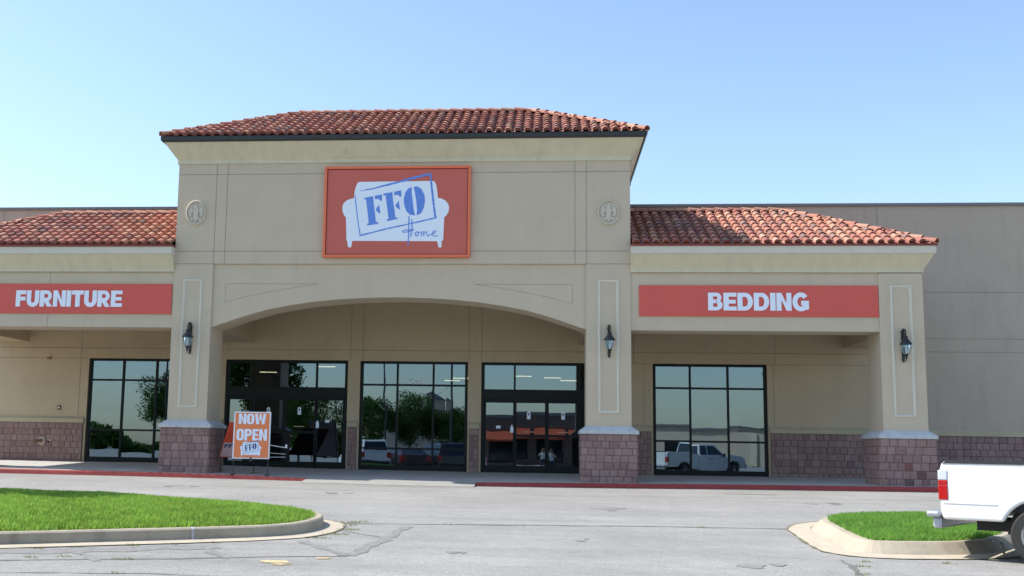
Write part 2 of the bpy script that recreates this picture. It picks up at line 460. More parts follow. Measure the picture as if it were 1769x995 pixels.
def island(P, side, dens, flare, weeds, mh, gm):
    global MH
    MH = mh
    P = smooth_poly(P, 2)
    A, B, Cc, D_, G = P, inset(P, .02+flare), inset(P, .045+flare), inset(P, .17+flare), inset(P, -.32)
    mb = MB(); n = len(P)
    def z(p, h): return (p[0], p[1], lot(*p)+h)
    for i in range(n):
        k = (i+1) % n
        mb.face([z(A[i], -.02), z(A[k], -.02), z(B[k], .145), z(B[i], .145)])
        mb.face([z(B[i], .145), z(B[k], .145), z(Cc[k], .165), z(Cc[i], .165)])
        mb.face([z(Cc[i], .165), z(Cc[k], .165), z(D_[k], .165), z(D_[i], .165)])
        mb.face([z(D_[i], .165), z(D_[k], .165), z(D_[k], .0), z(D_[i], .0)])
    strs(side+'_island_kerb', mb, kerb_m, smooth=True)
    mb = MB()
    for i in range(n):
        k = (i+1) % n; mb.face([z(G[i], .008), z(G[k], .008), z(inset(P, .03)[k], .022), z(inset(P, .03)[i], .022)])
    strs(side+'_gutter_pan', mb, gut_m)
    # dirt line round the pan
    mb = MB(); ribbon(mb, G+[G[0]], .035, .8, .011)
    strs(side+'_gutter_dirt', mb, dirt_m)
    # soil mound
    X = np.arange(min(p[0] for p in P)-.1, max(p[0] for p in P)+.3, .2); Y = np.arange(min(p[1] for p in P)-.1, max(p[1] for p in P)+.3, .2)
    gx, gy = np.meshgrid(X, Y); fx, fy = gx.ravel(), gy.ravel()
    ins = in_poly(inset(P, .12+flare), fx, fy); dd = edge_dist(D_, fx, fy); h = np.where(ins, mound(dd)-.02, .0)
    zz = lotv(fx, fy)+h
    mb = MB(); nx = len(X); vs = list(zip(fx, fy, zz)); fs = []
    for j in range(len(Y)-1):
        for i in range(nx-1):
            q = (j*nx+i, j*nx+i+1, (j+1)*nx+i+1, (j+1)*nx+i)
            if all(ins[t] for t in q): fs.append(q)
    mb.raw(vs, fs)
    tag(mb.build(side+'_island_soil', soil, smooth=True), kind='structure')
    # blades
    area = (X[-1]-X[0])*(Y[-1]-Y[0]); N = int(area*dens)
    bx = rng.uniform(X[0], X[-1], N); by = rng.uniform(Y[0], Y[-1], N)
    k = in_poly(inset(P, .15+flare), bx, by); bx, by = bx[k], by[k]
    view = (bx > (by+30)*-.56-1.2) & (bx < (by+30)*.52+1.2)
    far = rng.uniform(size=len(bx)) < .25
    k = view | far; bx, by = bx[k], by[k]
    d = edge_dist(D_, bx, by); base = lotv(bx, by)+mound(d)-.02
    N = len(bx)
    cl = (np.sin(bx*3.1+by*1.7)+np.sin(bx*7.3-by*5.1+1)+np.sin(bx*1.3+by*9.7)+np.sin(bx*13+by*11))/4
    H = (.085+.03*cl+rng.uniform(-.02, .035, N)); wd_ = rng.uniform(.004, .008, N)
    a = rng.uniform(0, 2*np.pi, N); la = rng.uniform(0, 2*np.pi, N); le = rng.uniform(.1, .7, N)*H
    dx, dy = np.cos(a)*wd_, np.sin(a)*wd_; tx, ty = np.cos(la)*le, np.sin(la)*le
    v = np.zeros((N, 5, 3))
    v[:, 0] = np.stack([bx-dx, by-dy, base], 1); v[:, 1] = np.stack([bx+dx, by+dy, base], 1)
    v[:, 2] = np.stack([bx+dx*.8+tx*.35, by+dy*.8+ty*.35, base+H*.6], 1); v[:, 3] = np.stack([bx-dx*.8+tx*.35, by-dy*.8+ty*.35, base+H*.6], 1)
    v[:, 4] = np.stack([bx+tx, by+ty, base+H], 1)
    me = bpy.data.meshes.new('grass'); me.vertices.add(N*5); me.vertices.foreach_set('co', v.ravel())
    me.loops.add(N*7); ar = np.arange(N)*5
    li = np.stack([ar, ar+1, ar+2, ar+3, ar+3, ar+2, ar+4], 1).ravel(); me.loops.foreach_set('vertex_index', li.astype(np.int32))
    me.polygons.add(N*2); ls = np.stack([np.arange(N)*7, np.arange(N)*7+4], 1).ravel(); me.polygons.foreach_set('loop_start', ls.astype(np.int32))
    me.polygons.foreach_set('loop_total', np.tile([4, 3], N).astype(np.int32)); me.update(); me.validate()
    ca = me.color_attributes.new('tint', 'FLOAT_COLOR', 'POINT')
    sh = np.clip(1+.20*cl+rng.normal(0, .14, N), .5, 1.5); yl = rng.uniform(.85, 1.25, N); dry = rng.uniform(size=N) < .004
    c = np.ones((N, 5, 4)); c[..., 0] = (sh*yl)[:, None]; c[..., 1] = sh[:, None]; c[..., 2] = (sh*.9)[:, None]
    c[dry, :, 0] = 2.6; c[dry, :, 1] = 1.0; c[dry, :, 2] = 2.5
    ca.data.foreach_set('color', c.ravel()); me.materials.append(gm)
    o = bpy.data.objects.new(side+'_island_grass', me); COL.objects.link(o)
    tag(o, 'bright green grass on the '+side+' kerbed island', 'grass', kind='stuff')
    return P, G
LP = [(-19, -22), (-14, -20.75), (-6.67, -16.75), (-5.57, -16.15), (-4.3, -15.42), (-3.55, -14.85), (-3.28, -14.1), (-3.30, -13.0), (-3.75, -12.15),
      (-5.2, -11.2), (-6.8, -10.3), (-8.2, -9.8), (-11, -9.5), (-19, -9.5)]
RP = [(4.1, -12.9), (3.95, -14.5), (4.0, -15.2), (4.5, -15.35), (5.6, -15.1), (6.4, -14.3), (7.2, -12.8), (7.2, -10.8), (6.5, -9.9), (5.0, -10.3), (4.25, -11.4)]
grass2 = leafy('grass_blades_deep', (.19, .38, .085), .45)
_, GL = island(LP, 'left', 3400, .0, True, .12, grass_m)
_, GR = island(RP, 'right', 3600, .16, True, .08, grass2)
# kerb joints, scuffed nose
mb = MB()
for x, y, nx_, ny_ in ((-4.62, -15.62, -.49, .87), (5.95, -14.9, -.5, .8)):
    p = [(x, y, -.005), (x+nx_*.022, y+ny_*.022, .15), (x+nx_*.05, y+ny_*.05, .170), (x+nx_*.17, y+ny_*.17, .170)]
    for a, b in zip(p, p[1:]):
        qa = (a[0], a[1]-.004, lot(a[0], a[1])+a[2]); qb = (b[0], b[1]-.004, lot(b[0], b[1])+b[2])
        mb.face([qa, (qa[0]+.035, qa[1]+.015, qa[2]), (qb[0]+.035, qb[1]+.015, qb[2]), qb])
strs('kerb_expansion_joints', mb, mat('old_joint_filler', (.42, .43, .42), .9))
# weeds along the pan and seams
mb = MB()
def tuft(x, y, n, r, h):
    z0 = lot(x, y)
    for _ in range(n):
        a = random.uniform(0, 6.28); q = r*math.sqrt(random.random()); px, py = x+q*math.cos(a)*1.6, y+q*math.sin(a)
        b = random.uniform(0, 6.28); w = random.uniform(.004, .008); hh = h*random.uniform(.4, 1); s = random.uniform(.6, 1.3)
        mb.cur = (s*1.15, s, s*.8)
        mb.face([(px-w*math.cos(b), py-w*math.sin(b), z0), (px+w*math.cos(b), py+w*math.sin(b), z0), (px+random.uniform(-.03, .03), py+random.uniform(-.03, .03), z0+hh)])
for x, y, n, r in ((-5.15, -16.33, 45, .05), (-4.75, -16.1, 25, .06), (-6.1, -16.95, 25, .05), (-5.7, -16.72, 15, .05), (-4.25, -15.8, 25, .05), (-3.05, -14.9, 60, .10), (-2.93, -14.3, 90, .12), (-2.9, -13.6, 90, .11),
                   (-3.0, -12.9, 70, .10), (-3.1, -12.45, 80, .12), (-2.9, -12.3, 40, .10), (-6.35, -17.9, 40, .07), (-5.8, -17.75, 25, .05), (-5.5, -17.6, 30, .06), (-4.75, -17.7, 35, .07), (-7.0, -18.2, 40, .06),
                   (3.9, -16.0, 25, .05), (3.75, -16.5, 30, .05), (3.55, -17.2, 30, .06), (3.5, -17.8, 25, .05), (2.55, -11.85, 20, .05), (-1.5, -12.35, 12, .04), (-.3, -12.2, 8, .04), (4.9, -15.95, 25, .06), (3.75, -14.4, 15, .04), (-4.4, -18.8, 15, .05), (-3.3, -18.9, 15, .05)):
    tuft(x, y, int(n*.8), r*1.15, .035)
tag(mb.build('weeds', leafy('weed_leaves', (.17, .22, .06), .3)), 'small weeds growing along kerb joints and seams', 'weeds', kind='stuff')

# ------------------------------------------------------------------ building
YB = 4.775
bld = thing('store_building', 'tan stucco furniture store with arched entrance tower, two low wings and clay tile roofs', 'store', (-4, 0, -.15))
def part(mb, name, m, parent=bld, **k): return mb.build(name, m, parent, **k)

BPAL = [(.29, .195, .175), (.27, .178, .162), (.31, .21, .19), (.285, .19, .172), (.255, .16, .148), (.30, .205, .187)]
def blocks(mb, x0, x1, z0, z1, y, axis='x', bh=.2, bw=.215, out=-1, dark=None, extra=None):
    """split-face blocks laid on a plane; axis x: plane at y spanning x; axis y: plane at x=y spanning y"""
    rows = max(1, round((z1-z0)/bh)); hh = (z1-z0)/rows
    for r in range(rows):
        u = x0-random.uniform(0, bw*.6)
        while u < x1-.01:
            w = bw*random.choice((1, 1, 1, 1.25, .85)); a, b = max(u, x0), min(u+w, x1); u += w
            if x1-u < .08: b = x1; u = x1
            if b-a < .02: continue
            p = random.uniform(.010, .026); g = .0035
            c = random.choice(BPAL); s = random.uniform(.92, 1.08)
            if extra: 
                for (ea, eb, er, ec) in extra:
                    if er == rows-1-r and ea <= (a+b)/2 <= eb: c = ec; s = 1
            mb.cur = (c[0]*s, c[1]*s, c[2]*s)
            q = .006
            jit = lambda: random.uniform(-.006, .006)
            z_a, z_b = z0+r*hh+g, z0+(r+1)*hh-g
            pts = [(a+g, z_a), (b-g, z_a), (b-g, z_b), (a+g, z_b)]
            inn = [(a+g+q, z_a+q), (b-g-q, z_a+q), (b-g-q, z_b-q), (a+g+q, z_b-q)]
            mid = ((a+b)/2+random.uniform(-.04, .04), (z_a+z_b)/2+random.uniform(-.04, .04))
            def P(t, d): return (t[0], y+out*d, t[1]) if axis == 'x' else (y+out*d, t[0], t[1])
            vs = [P(t, 0) for t in pts]+[P(t, p+jit()) for t in inn]+[P(mid, p+random.uniform(.0, .018))]
            fs = [(0, 1, 5, 4), (1, 2, 6, 5), (2, 3, 7, 6), (3, 0, 4, 7), (4, 5, 8), (5, 6, 8), (6, 7, 8), (7, 4, 8)]
            if (axis == 'x' and out > 0) or (axis == 'y' and out < 0): fs = [f[::-1] for f in fs]
            mb.raw(vs, fs)
    mb.cur = (1, 1, 1)

def jline(mb, pts, w=.02, y=0.):
    for (a, b), (c, d) in zip(pts, pts[1:]):
        q = math.hypot(c-a, d-b); nx_, nz_ = -(d-b)/q*w/2, (c-a)/q*w/2
        mb.face([(a-nx_, y, b-nz_), (c-nx_, y, d-nz_), (c+nx_, y, d+nz_), (a+nx_, y, b+nz_)])

# --- main wall (behind the arcade and beyond)
OPEN = [(-14.92, -11.47, -.045, 3.345), (-10.28, -6.24, -.14, 3.345), (-5.84, -2.36, -.15, 3.335), (-1.93, 2.10, -.15, 3.33), (3.45, 6.95, -.13, 3.335)]
mb = MB(); x = -27.
for a, b, z0, z1 in OPEN:
    mb.box(x, a, YB, YB+.3, -.5, 8.34); mb.box(a, b, YB, YB+.3, z1, 8.34); mb.box(a, b, YB, YB+.3, -.5, z0); x = b
mb.box(x, 27, YB, YB+.3, -.5, 8.34)
mb.box(-27, -26.7, YB+.3, 45, -.5, 8.34); mb.box(26.7, 27, YB+.3, 45, -.5, 8.34); mb.box(-27, 27, 45, 45.3, -.5, 8.34)
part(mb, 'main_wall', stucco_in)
# upper main wall skin: duller colour above the wings
mb = MB(); mb.box(-27, 27, YB-.03, YB-.002, 5.55, 8.34); mb.box(10.36, 27, YB-.03, YB-.002, 1.40, 5.55)
part(mb, 'upper_wall_skin', stucco_main)
mb = MB(); mb.box(-27.06, 27.06, YB-.09, YB+.36, 8.34, 8.43); part(mb, 'parapet_coping', coping)
mb = MB(); mb.box(-27, 27, YB+.3, 45, 7.6, 7.7); part(mb, 'flat_roof', coping)
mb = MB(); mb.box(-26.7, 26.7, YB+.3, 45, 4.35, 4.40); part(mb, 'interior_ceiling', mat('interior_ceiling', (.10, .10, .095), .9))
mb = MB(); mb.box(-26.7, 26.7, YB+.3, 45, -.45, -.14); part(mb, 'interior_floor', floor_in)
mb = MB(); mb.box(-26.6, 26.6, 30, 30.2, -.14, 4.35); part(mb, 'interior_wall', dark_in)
mb = MB()
yj = YB-.004
for x0, x1 in ((-26.9, -10.4), (-10.3, 2.1), (2.3, 10.36)): jline(mb, [(x0, 3.68), (x1, 3.68)], .022, yj)
jline(mb, [(-26.9, 3.34), (-14.95, 3.34)], .02, yj); jline(mb, [(7.0, 3.335), (10.36, 3.335)], .02, yj)
jline(mb, [(2.2, 3.335), (3.4, 3.335)], .02, yj)
for x in (-19.5, -15.2, -6.16, -5.76, -2.33, -1.93, 2.87, 7.2): jline(mb, [(x, 3.345), (x, 5.4)], .022, yj)
for x in (-15.2, 3.18, 7.15): jline(mb, [(x, 1.42), (x, 3.34)], .018, yj)
jm = YB-.034
for x in (-23.5, -18.2, 10.42, 15.2, 20): jline(mb, [(x, 5.6 if x < 0 else 1.45), (x, 8.34)], .025, jm)
for z in (5.62, 4.18, 3.77): jline(mb, [(10.4, z), (27, z)], .022, jm)
part(mb, 'wall_joint', joint)
# wainscot
mb = MB(); mc = MB()
for a, b in ((-27, -14.99), (-11.40, -10.34), (-6.19, -5.90), (-2.30, -2.0), (2.16, 3.39), (7.01, 27)):
    z0 = -.20
    mb = MB(); mc = MB(); blocks(mb, a, b, z0, 1.21, YB-.05)
    mc.box(a, b, YB-.05, YB-.002, z0, 1.21)
    ws_ = part(mb, 'wainscot', block_m); mc.build('mortar_bed', mortar, ws_)
    if b-a < 2.:
        for xx_, o in ((a, -1), (b, 1)):
            pass
mb = MB()
for a, b in ((-27, -14.99), (-11.40, -10.34), (-6.19, -5.90), (-2.30, -2.0), (2.16, 3.39), (7.01, 27)):
    mb = MB(); mb.prism([(YB-.10, 1.213), (YB-.002, 1.213), (YB-.002, 1.42), (YB-.07, 1.36), (YB-.10, 1.34)], a-.02, b+.02, 'x')
    part(mb, 'wainscot_cap', mat('wainscot_cap_cream', (.46, .40, .27), .9, .05, 2), fixn=True)

# --- piers
def pier(x0, x1, extra=None):
    """x0,x1 shaft extents"""
    mb = MB(); mb.box(x0, x1, 0, 1.2, .9, 5.70 if x0 > -12 and x1 < 4 else 5.45)
    sh = part(mb, 'pier', stucco)
    b = MB(); mo = MB()
    bx0, bx1, by0, by1, z1 = x0-.13, x1+.13, -.13, 1.33, 1.04
    z0 = min(walk(x0, -.1), walk(x1, -.1))-.03
    mo.box(bx0, bx1, by0, by1, z0, z1)
    blocks(b, bx0, bx1, z0, z1, by0, 'x', .2, .215, -1, extra=extra)
    blocks(b, by0, by1, z0, z1, bx1, 'y', out=1); blocks(b, by0, by1, z0, z1, bx0, 'y', out=-1)
    blocks(b, bx0, bx1, z0, z1, by1, 'x', out=1)
    mo.build('mortar_core', mortar, sh); b.build('block_base', block_m, sh)
    c = MB(); e = .055; t = 0.0
    lo = [(bx0-e, by0-e), (bx1+e, by0-e), (bx1+e, by1+e), (bx0-e, by1+e)]; hi = [(x0-.012, -.012), (x1+.012, -.012), (x1+.012, 1.212), (x0-.012, 1.212)]
    vs = [(*p, z1+.001) for p in lo]+[(*p, z1+.085) for p in lo]+[(*p, z1+.215) for p in hi]
    fs = [(3, 2, 1, 0), (8, 9, 10, 11)]
    for k in range(4):
        n_ = (k+1) % 4; fs += [(k, n_, n_+4, k+4), (k+4, n_+4, n_+8, k+8)]
    c.raw(vs, fs); c.build('cap', conc, sh, bevel=.008)
    j = MB()
    for xx_ in (x0+.33, x1-.36):
        j = MB(); j.box(xx_, xx_+.008, by0-e-.002, by0-e+.01, z1+.003, z1+.083); j.build('cap_joint', joint, sh)
    # raised panel moulding
    pm = MB(); cx = (x0+x1)/2+.0
    a, b_, z_0, z_1 = cx-.285, cx+.285, 1.60, 5.26 if x0 < 4 and x1 > -12 else 5.13
    w = .075
    def ring(o, y): return [(a+o, y, z_0+o), (b_-o, y, z_0+o), (b_-o, y, z_1-o), (a+o, y, z_1-o)]
    rs = [ring(0, -.001), ring(.012, -.028), ring(w*.55, -.036), ring(w-.01, -.016), ring(w, -.001)]
    for r1, r2 in zip(rs, rs[1:]):
        for k in range(4):
            n_ = (k+1) % 4; pm.face([r1[k], r1[n_], r2[n_], r2[k]])
    pm.build('panel_moulding', trim, sh)
    return sh
pier(-10.50, -9.365); pier(1.195, 2.405)
pier(8.965, 10.105, extra=[(9.35, 9.60, 3, (.21, .10, .09)), (9.7, 9.98, 4, (.17, .095, .087)), (9.35, 9.65, 5, (.15, .10, .095))]); pier(-18.2, -17.05)

# --- tower walls with arch
TX0, TX1 = -10.50, 2.405
mb = MB(); mb.box(TX0, TX1, 0, 5.74, 5.703, 9.30); part(mb, 'tower_wall', stucco)
ARC = [(-9.365, 3.885), (-9.0, 4.01), (-8.43, 4.205), (-7.75, 4.40), (-7.1, 4.525), (-6.45, 4.625), (-5.8, 4.69), (-5.1, 4.735), (-4.45, 4.757), (-4.08, 4.762)]
ARC = ARC+[(-8.17-x, z) for x, z in ARC[::-1][1:]]
ARC[-1] = (1.195, 3.885)
sp = MB(); n = len(ARC)
for (a, b), (c, d) in zip(ARC, ARC[1:]):
    for yy_, fl in ((.055, False), (1.15, True)): sp.face([(a, yy_, b), (c, yy_, d), (c, yy_, 5.7), (a, yy_, 5.7)], fl)
    sp.face([(a, .055, b), (a, 1.15, b), (c, 1.15, d), (c, .055, d)])
part(sp, 'entrance_arch', stucco)
mb = MB(); yj = .053
L = [(-8.99, 5.135), (-6.3, 5.135), (-7.1, 5.01), (-7.8, 4.89), (-8.4, 4.755), (-8.99, 4.60)]
jline(mb, L+[L[0]], .011, yj); jline(mb, [(-8.17-x, z) for x, z in L+[L[0]]][::-1], .011, yj)
yj = -.003
for x in (-9.365, -9.045, .885, 1.2): jline(mb, [(x, 5.71), (x, 8.62)], .018, yj)
for z in (6.063, 8.313): jline(mb, [(TX0, z), (TX1, z)], .018, yj)
jline(mb, [(TX0, 5.70), (-9.365, 5.70)], .018, yj); jline(mb, [(1.2, 5.70), (TX1, 5.70)], .018, yj)
part(mb, 'tower_joint', joint)
# arcade soffits, return beams
for q in ((-9.365, 1.195, 1.15, YB, 5.35, 5.5), (-17.1, -10.5, .9, YB, 4.62, 4.8), (2.405, 9.0, .9, YB, 4.62, 4.8)):
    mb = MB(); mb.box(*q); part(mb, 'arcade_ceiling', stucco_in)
mb = MB()
for a, b, z in ((-10.5, -9.365, 3.9), (1.195, 2.405, 3.9), (9.3, 10.105, 3.87), (-18.2, -17.05, 3.87)):
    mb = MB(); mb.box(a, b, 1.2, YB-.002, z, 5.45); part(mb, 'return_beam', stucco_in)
# wing front beams
for a, b in ((-17.05, -10.5), (2.405, 8.965)):
    mb = MB(); mb.box(a, b, .03, .95, 3.87, 5.47); part(mb, 'wing_beam', stucco)
for a, b in ((-18.2, -17.05), (8.965, 10.105)):
    pass
for q in ((-18.2, -10.5), (2.405, 10.105)):
    mb = MB(); mb.box(q[0], q[1], .95, YB, 5.0, 5.46); part(mb, 'wing_attic', stucco)
# joints on wing
for q in ((3.88, 4.22), (5.13, 5.46)):
    mb = MB(); jline(mb, [(-14.2, q[0]), (-14.2, q[1])], .014, .027); part(mb, 'wing_joint', joint)

# --- cornices (swept profiles with mitred corners)
def cornice(name, m, x0, x1, yb, prof, ends=(1, 1)):
    """prof: list of (out, z). front along y=-out, returns at both ends unless ends 0"""
    mb = MB()
    def pts(o, z):
        L = []
        if ends[0]: L.append((x0-o, yb, z))
        L.append((x0-(o if ends[0] else 0), -o, z)); L.append((x1+(o if ends[1] else 0), -o, z))
        if ends[1]: L.append((x1+o, yb, z))
        return L
    for (o1, z1), (o2, z2) in zip(prof, prof[1:]):
        A, B = pts(o1, z1), pts(o2, z2)
        for k in range(len(A)-1): mb.face([A[k], A[k+1], B[k+1], B[k]])
    for e, xx_ in ((0, x0), (1, x1)):
        if not ends[e]: mb.face([(xx_, .0, prof[0][1])]+[(xx_, -o, z) for o, z in prof]+[(xx_, .0, prof[-1][1])], e == 0)
    return part(mb, name, m)
cornice('tower_cornice', cream, TX0, TX1, 5.74, [(0, 8.62), (.035, 8.625), (.035, 8.735), (.37, 9.20), (.37, 9.32)])
cornice('tower_gutter', gutter_m, TX0, TX1, 5.9, [(.36, 9.185), (.405, 9.19), (.44, 9.235), (.44, 9.335), (.36, 9.34)])
for x0, x1, en in ((TX1, 10.105, (0, 1)), (-18.2, TX0, (1, 0))):
    cornice('wing_cornice', cream, x0, x1, YB-.03, [(0, 5.465), (.035, 5.468), (.035, 5.55), (.26, 5.945)], en)
    cornice('wing_fascia', trim, x0, x1, YB-.03, [(.26, 5.945), (.295, 5.95), (.295, 6.15), (.2, 6.15)], en)
    cornice('wing_drip_edge', drip, x0, x1, YB-.03, [(.29, 6.15), (.325, 6.15), (.325, 6.215), (.25, 6.22)], en)

# --- clay tile roofs
TPAL = [(.43, .19, .125), (.38, .15, .105), (.46, .235, .16), (.31, .12, .095), (.26, .125, .10), (.47, .245, .17), (.40, .165, .115), (.27, .16, .135), (.42, .18, .12), (.36, .14, .10)]
SP, ROW = .268, .375
def tiles(mb, me_, O, U, V, N, Lw, Ls, la, ra):
    """O origin at the eave's left end, U along the eave, V up the slope, N normal. la/ra: inset of the ends per metre up the slope"""
    O, U, V, N = map(Vector, (O, U, V, N)); nu = int(Lw/SP)+1; nv = int(math.ceil(Ls/ROW))
    off = (Lw-(nu-1)*SP)/2
    for j in range(nv):
        v0 = j*ROW; vm = v0+ROW*.5
        for i in range(nu):
            u = off+i*SP
            if u < la*vm-.02 or u > Lw-ra*vm+.02: continue
            c = random.choice(TPAL); s = random.uniform(.8, 1.15); mb.cur = (c[0]*s, c[1]*s, c[2]*s)
            l = min(ROW+.08, Ls-v0+.05); ju = random.uniform(-.008, .008); jn = random.uniform(-.004, .004)
            r0, r1 = .098, .078; seg = 7; vs = []
            for (vv, r, nn) in ((v0-.03, r0, .052+jn), (v0+l, r1, .022)):
                for k in range(seg+1):
                    a = math.pi*k/seg; vs.append(O+U*(u+ju-math.cos(a)*r)+V*vv+N*(nn+math.sin(a)*r*.92))
            for (vv, r, nn) in ((v0-.03, r0-.016, .052+jn),):
                for k in range(seg+1):
                    a = math.pi*k/seg; vs.append(O+U*(u+ju-math.cos(a)*r)+V*vv+N*(nn+math.sin(a)*r*.92))
            q = seg+1
            fs = [(k, k+1, q+k+1, q+k)[::-1] for k in range(seg)]+[(2*q+k, 2*q+k+1, k+1, k)[::-1] for k in range(seg)]
            mb.raw(vs, fs)
            # mortar plug / dark throat
            k0 = len(vs)
            mb.cur = (.20, .055, .04); mb.face([O+U*(u+ju-math.cos(math.pi*k/seg)*(r0-.014))+V*(v0-(.012 if j == 0 else -.02))+N*(.05+math.sin(math.pi*k/seg)*(r0-.016)*.92) for k in range(seg+1)])
            # pan tile between
            uu = u+SP/2; rr = .088
            if uu > Lw-ra*vm: continue
            s = random.uniform(.7, 1.0); mb.cur = (c[0]*s, c[1]*s, c[2]*s); vs = []
            for (vv, nn) in ((v0-.045, .075), (v0+l, .045)):
                for k in range(6):
                    a = math.pi*k/5; vs.append(O+U*(uu-math.cos(a)*rr)+V*vv+N*(nn-math.sin(a)*.065))
            mb.raw(vs, [(k, k+1, 7+k, 6+k)[::-1] for k in range(5)])
def caps(mb, A, B, r=.10, L=.40, lift=.07):
    A, B = Vector(A), Vector(B); d = (B-A); n = max(1, round(d.length/L)); d.normalize(); st = (Vector(B)-A).length/n
    side = d.cross(Vector((0, 0, 1))).normalized(); upn = side.cross(d)
    for i in range(n):
        c = random.choice(TPAL[:3]+TPAL[5:7]); s = random.uniform(.85, 1.1); mb.cur = (c[0]*s, c[1]*s, c[2]*s)
        vs = []
        for (t, rr, ll) in ((i*st-.03, r+.012, lift+.028), ((i+1)*st+.03, r-.012, lift)):
            for k in range(9):
                a = math.pi*(k/8*1.16-.08); vs.append(A+d*t+side*math.cos(a)*rr+upn*(ll+math.sin(a)*rr*.85-.03))
        for k in range(9):
            a = math.pi*(k/8*1.16-.08); vs.append(A+d*(i*st-.03)+side*math.cos(a)*(r-.004)+upn*(lift+.028+math.sin(a)*(r-.004)*.85-.03))
        mb.raw(vs, [(k, k+1, 10+k, 9+k) for k in range(8)]+[(18+k, 19+k, k+1, k) for k in range(8)])
def hip_roof(x0, x1, y0, y1, z0, zr, yr, hipL, hipR, name):
    """rectangular footprint, ridge along x at y=yr"""
    run = yr-y0; rise = zr-z0; sl = math.hypot(run, rise); ca, sa = run/sl, rise/sl
    rx0, rx1 = (x0+run if hipL else x0), (x1-run if hipR else x1)
    base = MB()
    base.face([(x0, y0, z0), (x1, y0, z0), (rx1, yr, zr), (rx0, yr, zr)])
    yb2 = y1; base.face([(x1, yb2, z0), (x0, yb2, z0), (rx0, yr, zr), (rx1, yr, zr)])
    if hipL: base.face([(x0, yb2, z0), (x0, y0, z0), (rx0, yr, zr)])
    if hipR: base.face([(x1, y0, z0), (x1, yb2, z0), (rx1, yr, zr)])
    base.face([(x0, y0, z0-.01), (x0, yb2, z0-.01), (x1, yb2, z0-.01), (x1, y0, z0-.01)])
    rf = part(base, name, tile_in)
    t = MB(); pl = MB()
    tiles(t, pl, (x0, y0, z0), (1, 0, 0), (0, ca, sa), (0, -sa, ca), x1-x0, sl, ca if hipL else 0, ca if hipR else 0)
    if hipR: tiles(t, pl, (x1, y0, z0), (0, 1, 0), (-ca, 0, sa), (sa, 0, ca), y1-y0, sl, ca, ca)
    if hipL: tiles(t, pl, (x0, y1, z0), (0, -1, 0), (ca, 0, sa), (-sa, 0, ca), y1-y0, sl, ca, ca)
    tiles(t, pl, (x1, y1, z0), (-1, 0, 0), (0, -ca, sa), (0, sa, ca), x1-x0, sl, ca if hipR else 0, ca if hipL else 0)
    t.build('barrel_tiles', tile_m, rf, smooth=True)
    for ok, A_, B_ in ((hipR, (x1-.02, y0+.02, z0), (rx1, yr, zr)), (hipR, (x1-.02, y1-.02, z0), (rx1, yr, zr)), (hipL, (x0+.02, y0+.02, z0), (rx0, yr, zr)), (hipL, (x0+.02, y1-.02, z0), (rx0, yr, zr))):
        if ok: c = MB(); caps(c, A_, B_); c.build('hip_caps', tile_m, rf, smooth=True)
    c = MB(); caps(c, (rx0, yr, zr), (rx1, yr, zr)); c.build('ridge_caps', tile_m, rf, smooth=True)
    return rf
hip_roof(-10.93, 2.83, -.42, 6.16, 9.345, 10.955, 2.87, 1, 1, 'tower_roof')
hip_roof(2.44, 10.40, -.305, 6.20, 6.20, 7.77, 2.95, 0, 1, 'wing_roof')
hip_roof(-18.50, -10.53, -.305, 6.20, 6.20, 7.77, 2.95, 1, 0, 'wing_roof')

# --- windows and doors
def window(x0, x1, z0, z1, mull, trans, name='window', thin=None):
    y = YB+.05; fw_, fd = .075, .12
    mb = MB()
    mb.box(x0+.002, x0+fw_, y, y+fd, z0+.002, z1-.002); mb.box(x1-fw_, x1-.002, y, y+fd, z0+.002, z1-.002)
    mb.box(x0+fw_, x1-fw_, y+.001, y+fd, z1-fw_, z1-.002); mb.box(x0+fw_, x1-fw_, y+.001, y+fd, z0+.002, z0+.16)
    for mx_ in mull: mb.box(mx_-.03, mx_+.03, y+.003, y+fd-.003, z0+.16, z1-fw_)
    for t in trans: mb.box(x0+fw_, x1-fw_, y+.006, y+fd-.006, t-.03, t+.03)
    fr = part(mb, name, frame_m, bevel=0)
    g = MB(); X = [x0+.05]+list(mull)+[x1-.05]; Z = [z0+.08]+list(trans)+[z1-.05]
    for a, b in zip(X, X[1:]):
        for c, d in zip(Z, Z[1:]):
            t1, t2 = random.uniform(-.0022, .0022), random.uniform(-.0022, .0022); yy_ = y+.06
            w2, h2 = (b-a)/2, (d-c)/2
            g.face([(a, yy_-t1*w2-t2*h2, c), (b, yy_+t1*w2-t2*h2, c), (b, yy_+t1*w2+t2*h2, d), (a, yy_-t1*w2+t2*h2, d)])
    g.build('pane', glass, fr)
    return fr
wa, ws = [], []
w1 = window(-14.90, -11.49, -.04, 3.34, (-13.75, -12.62), (2.635, 1.0))
w2 = window(-5.82, -2.38, -.145, 3.33, (-4.63, -3.47), (2.575, .55))
w3 = window(3.47, 6.93, -.125, 3.33, (4.605, 5.765), (2.575, .925))

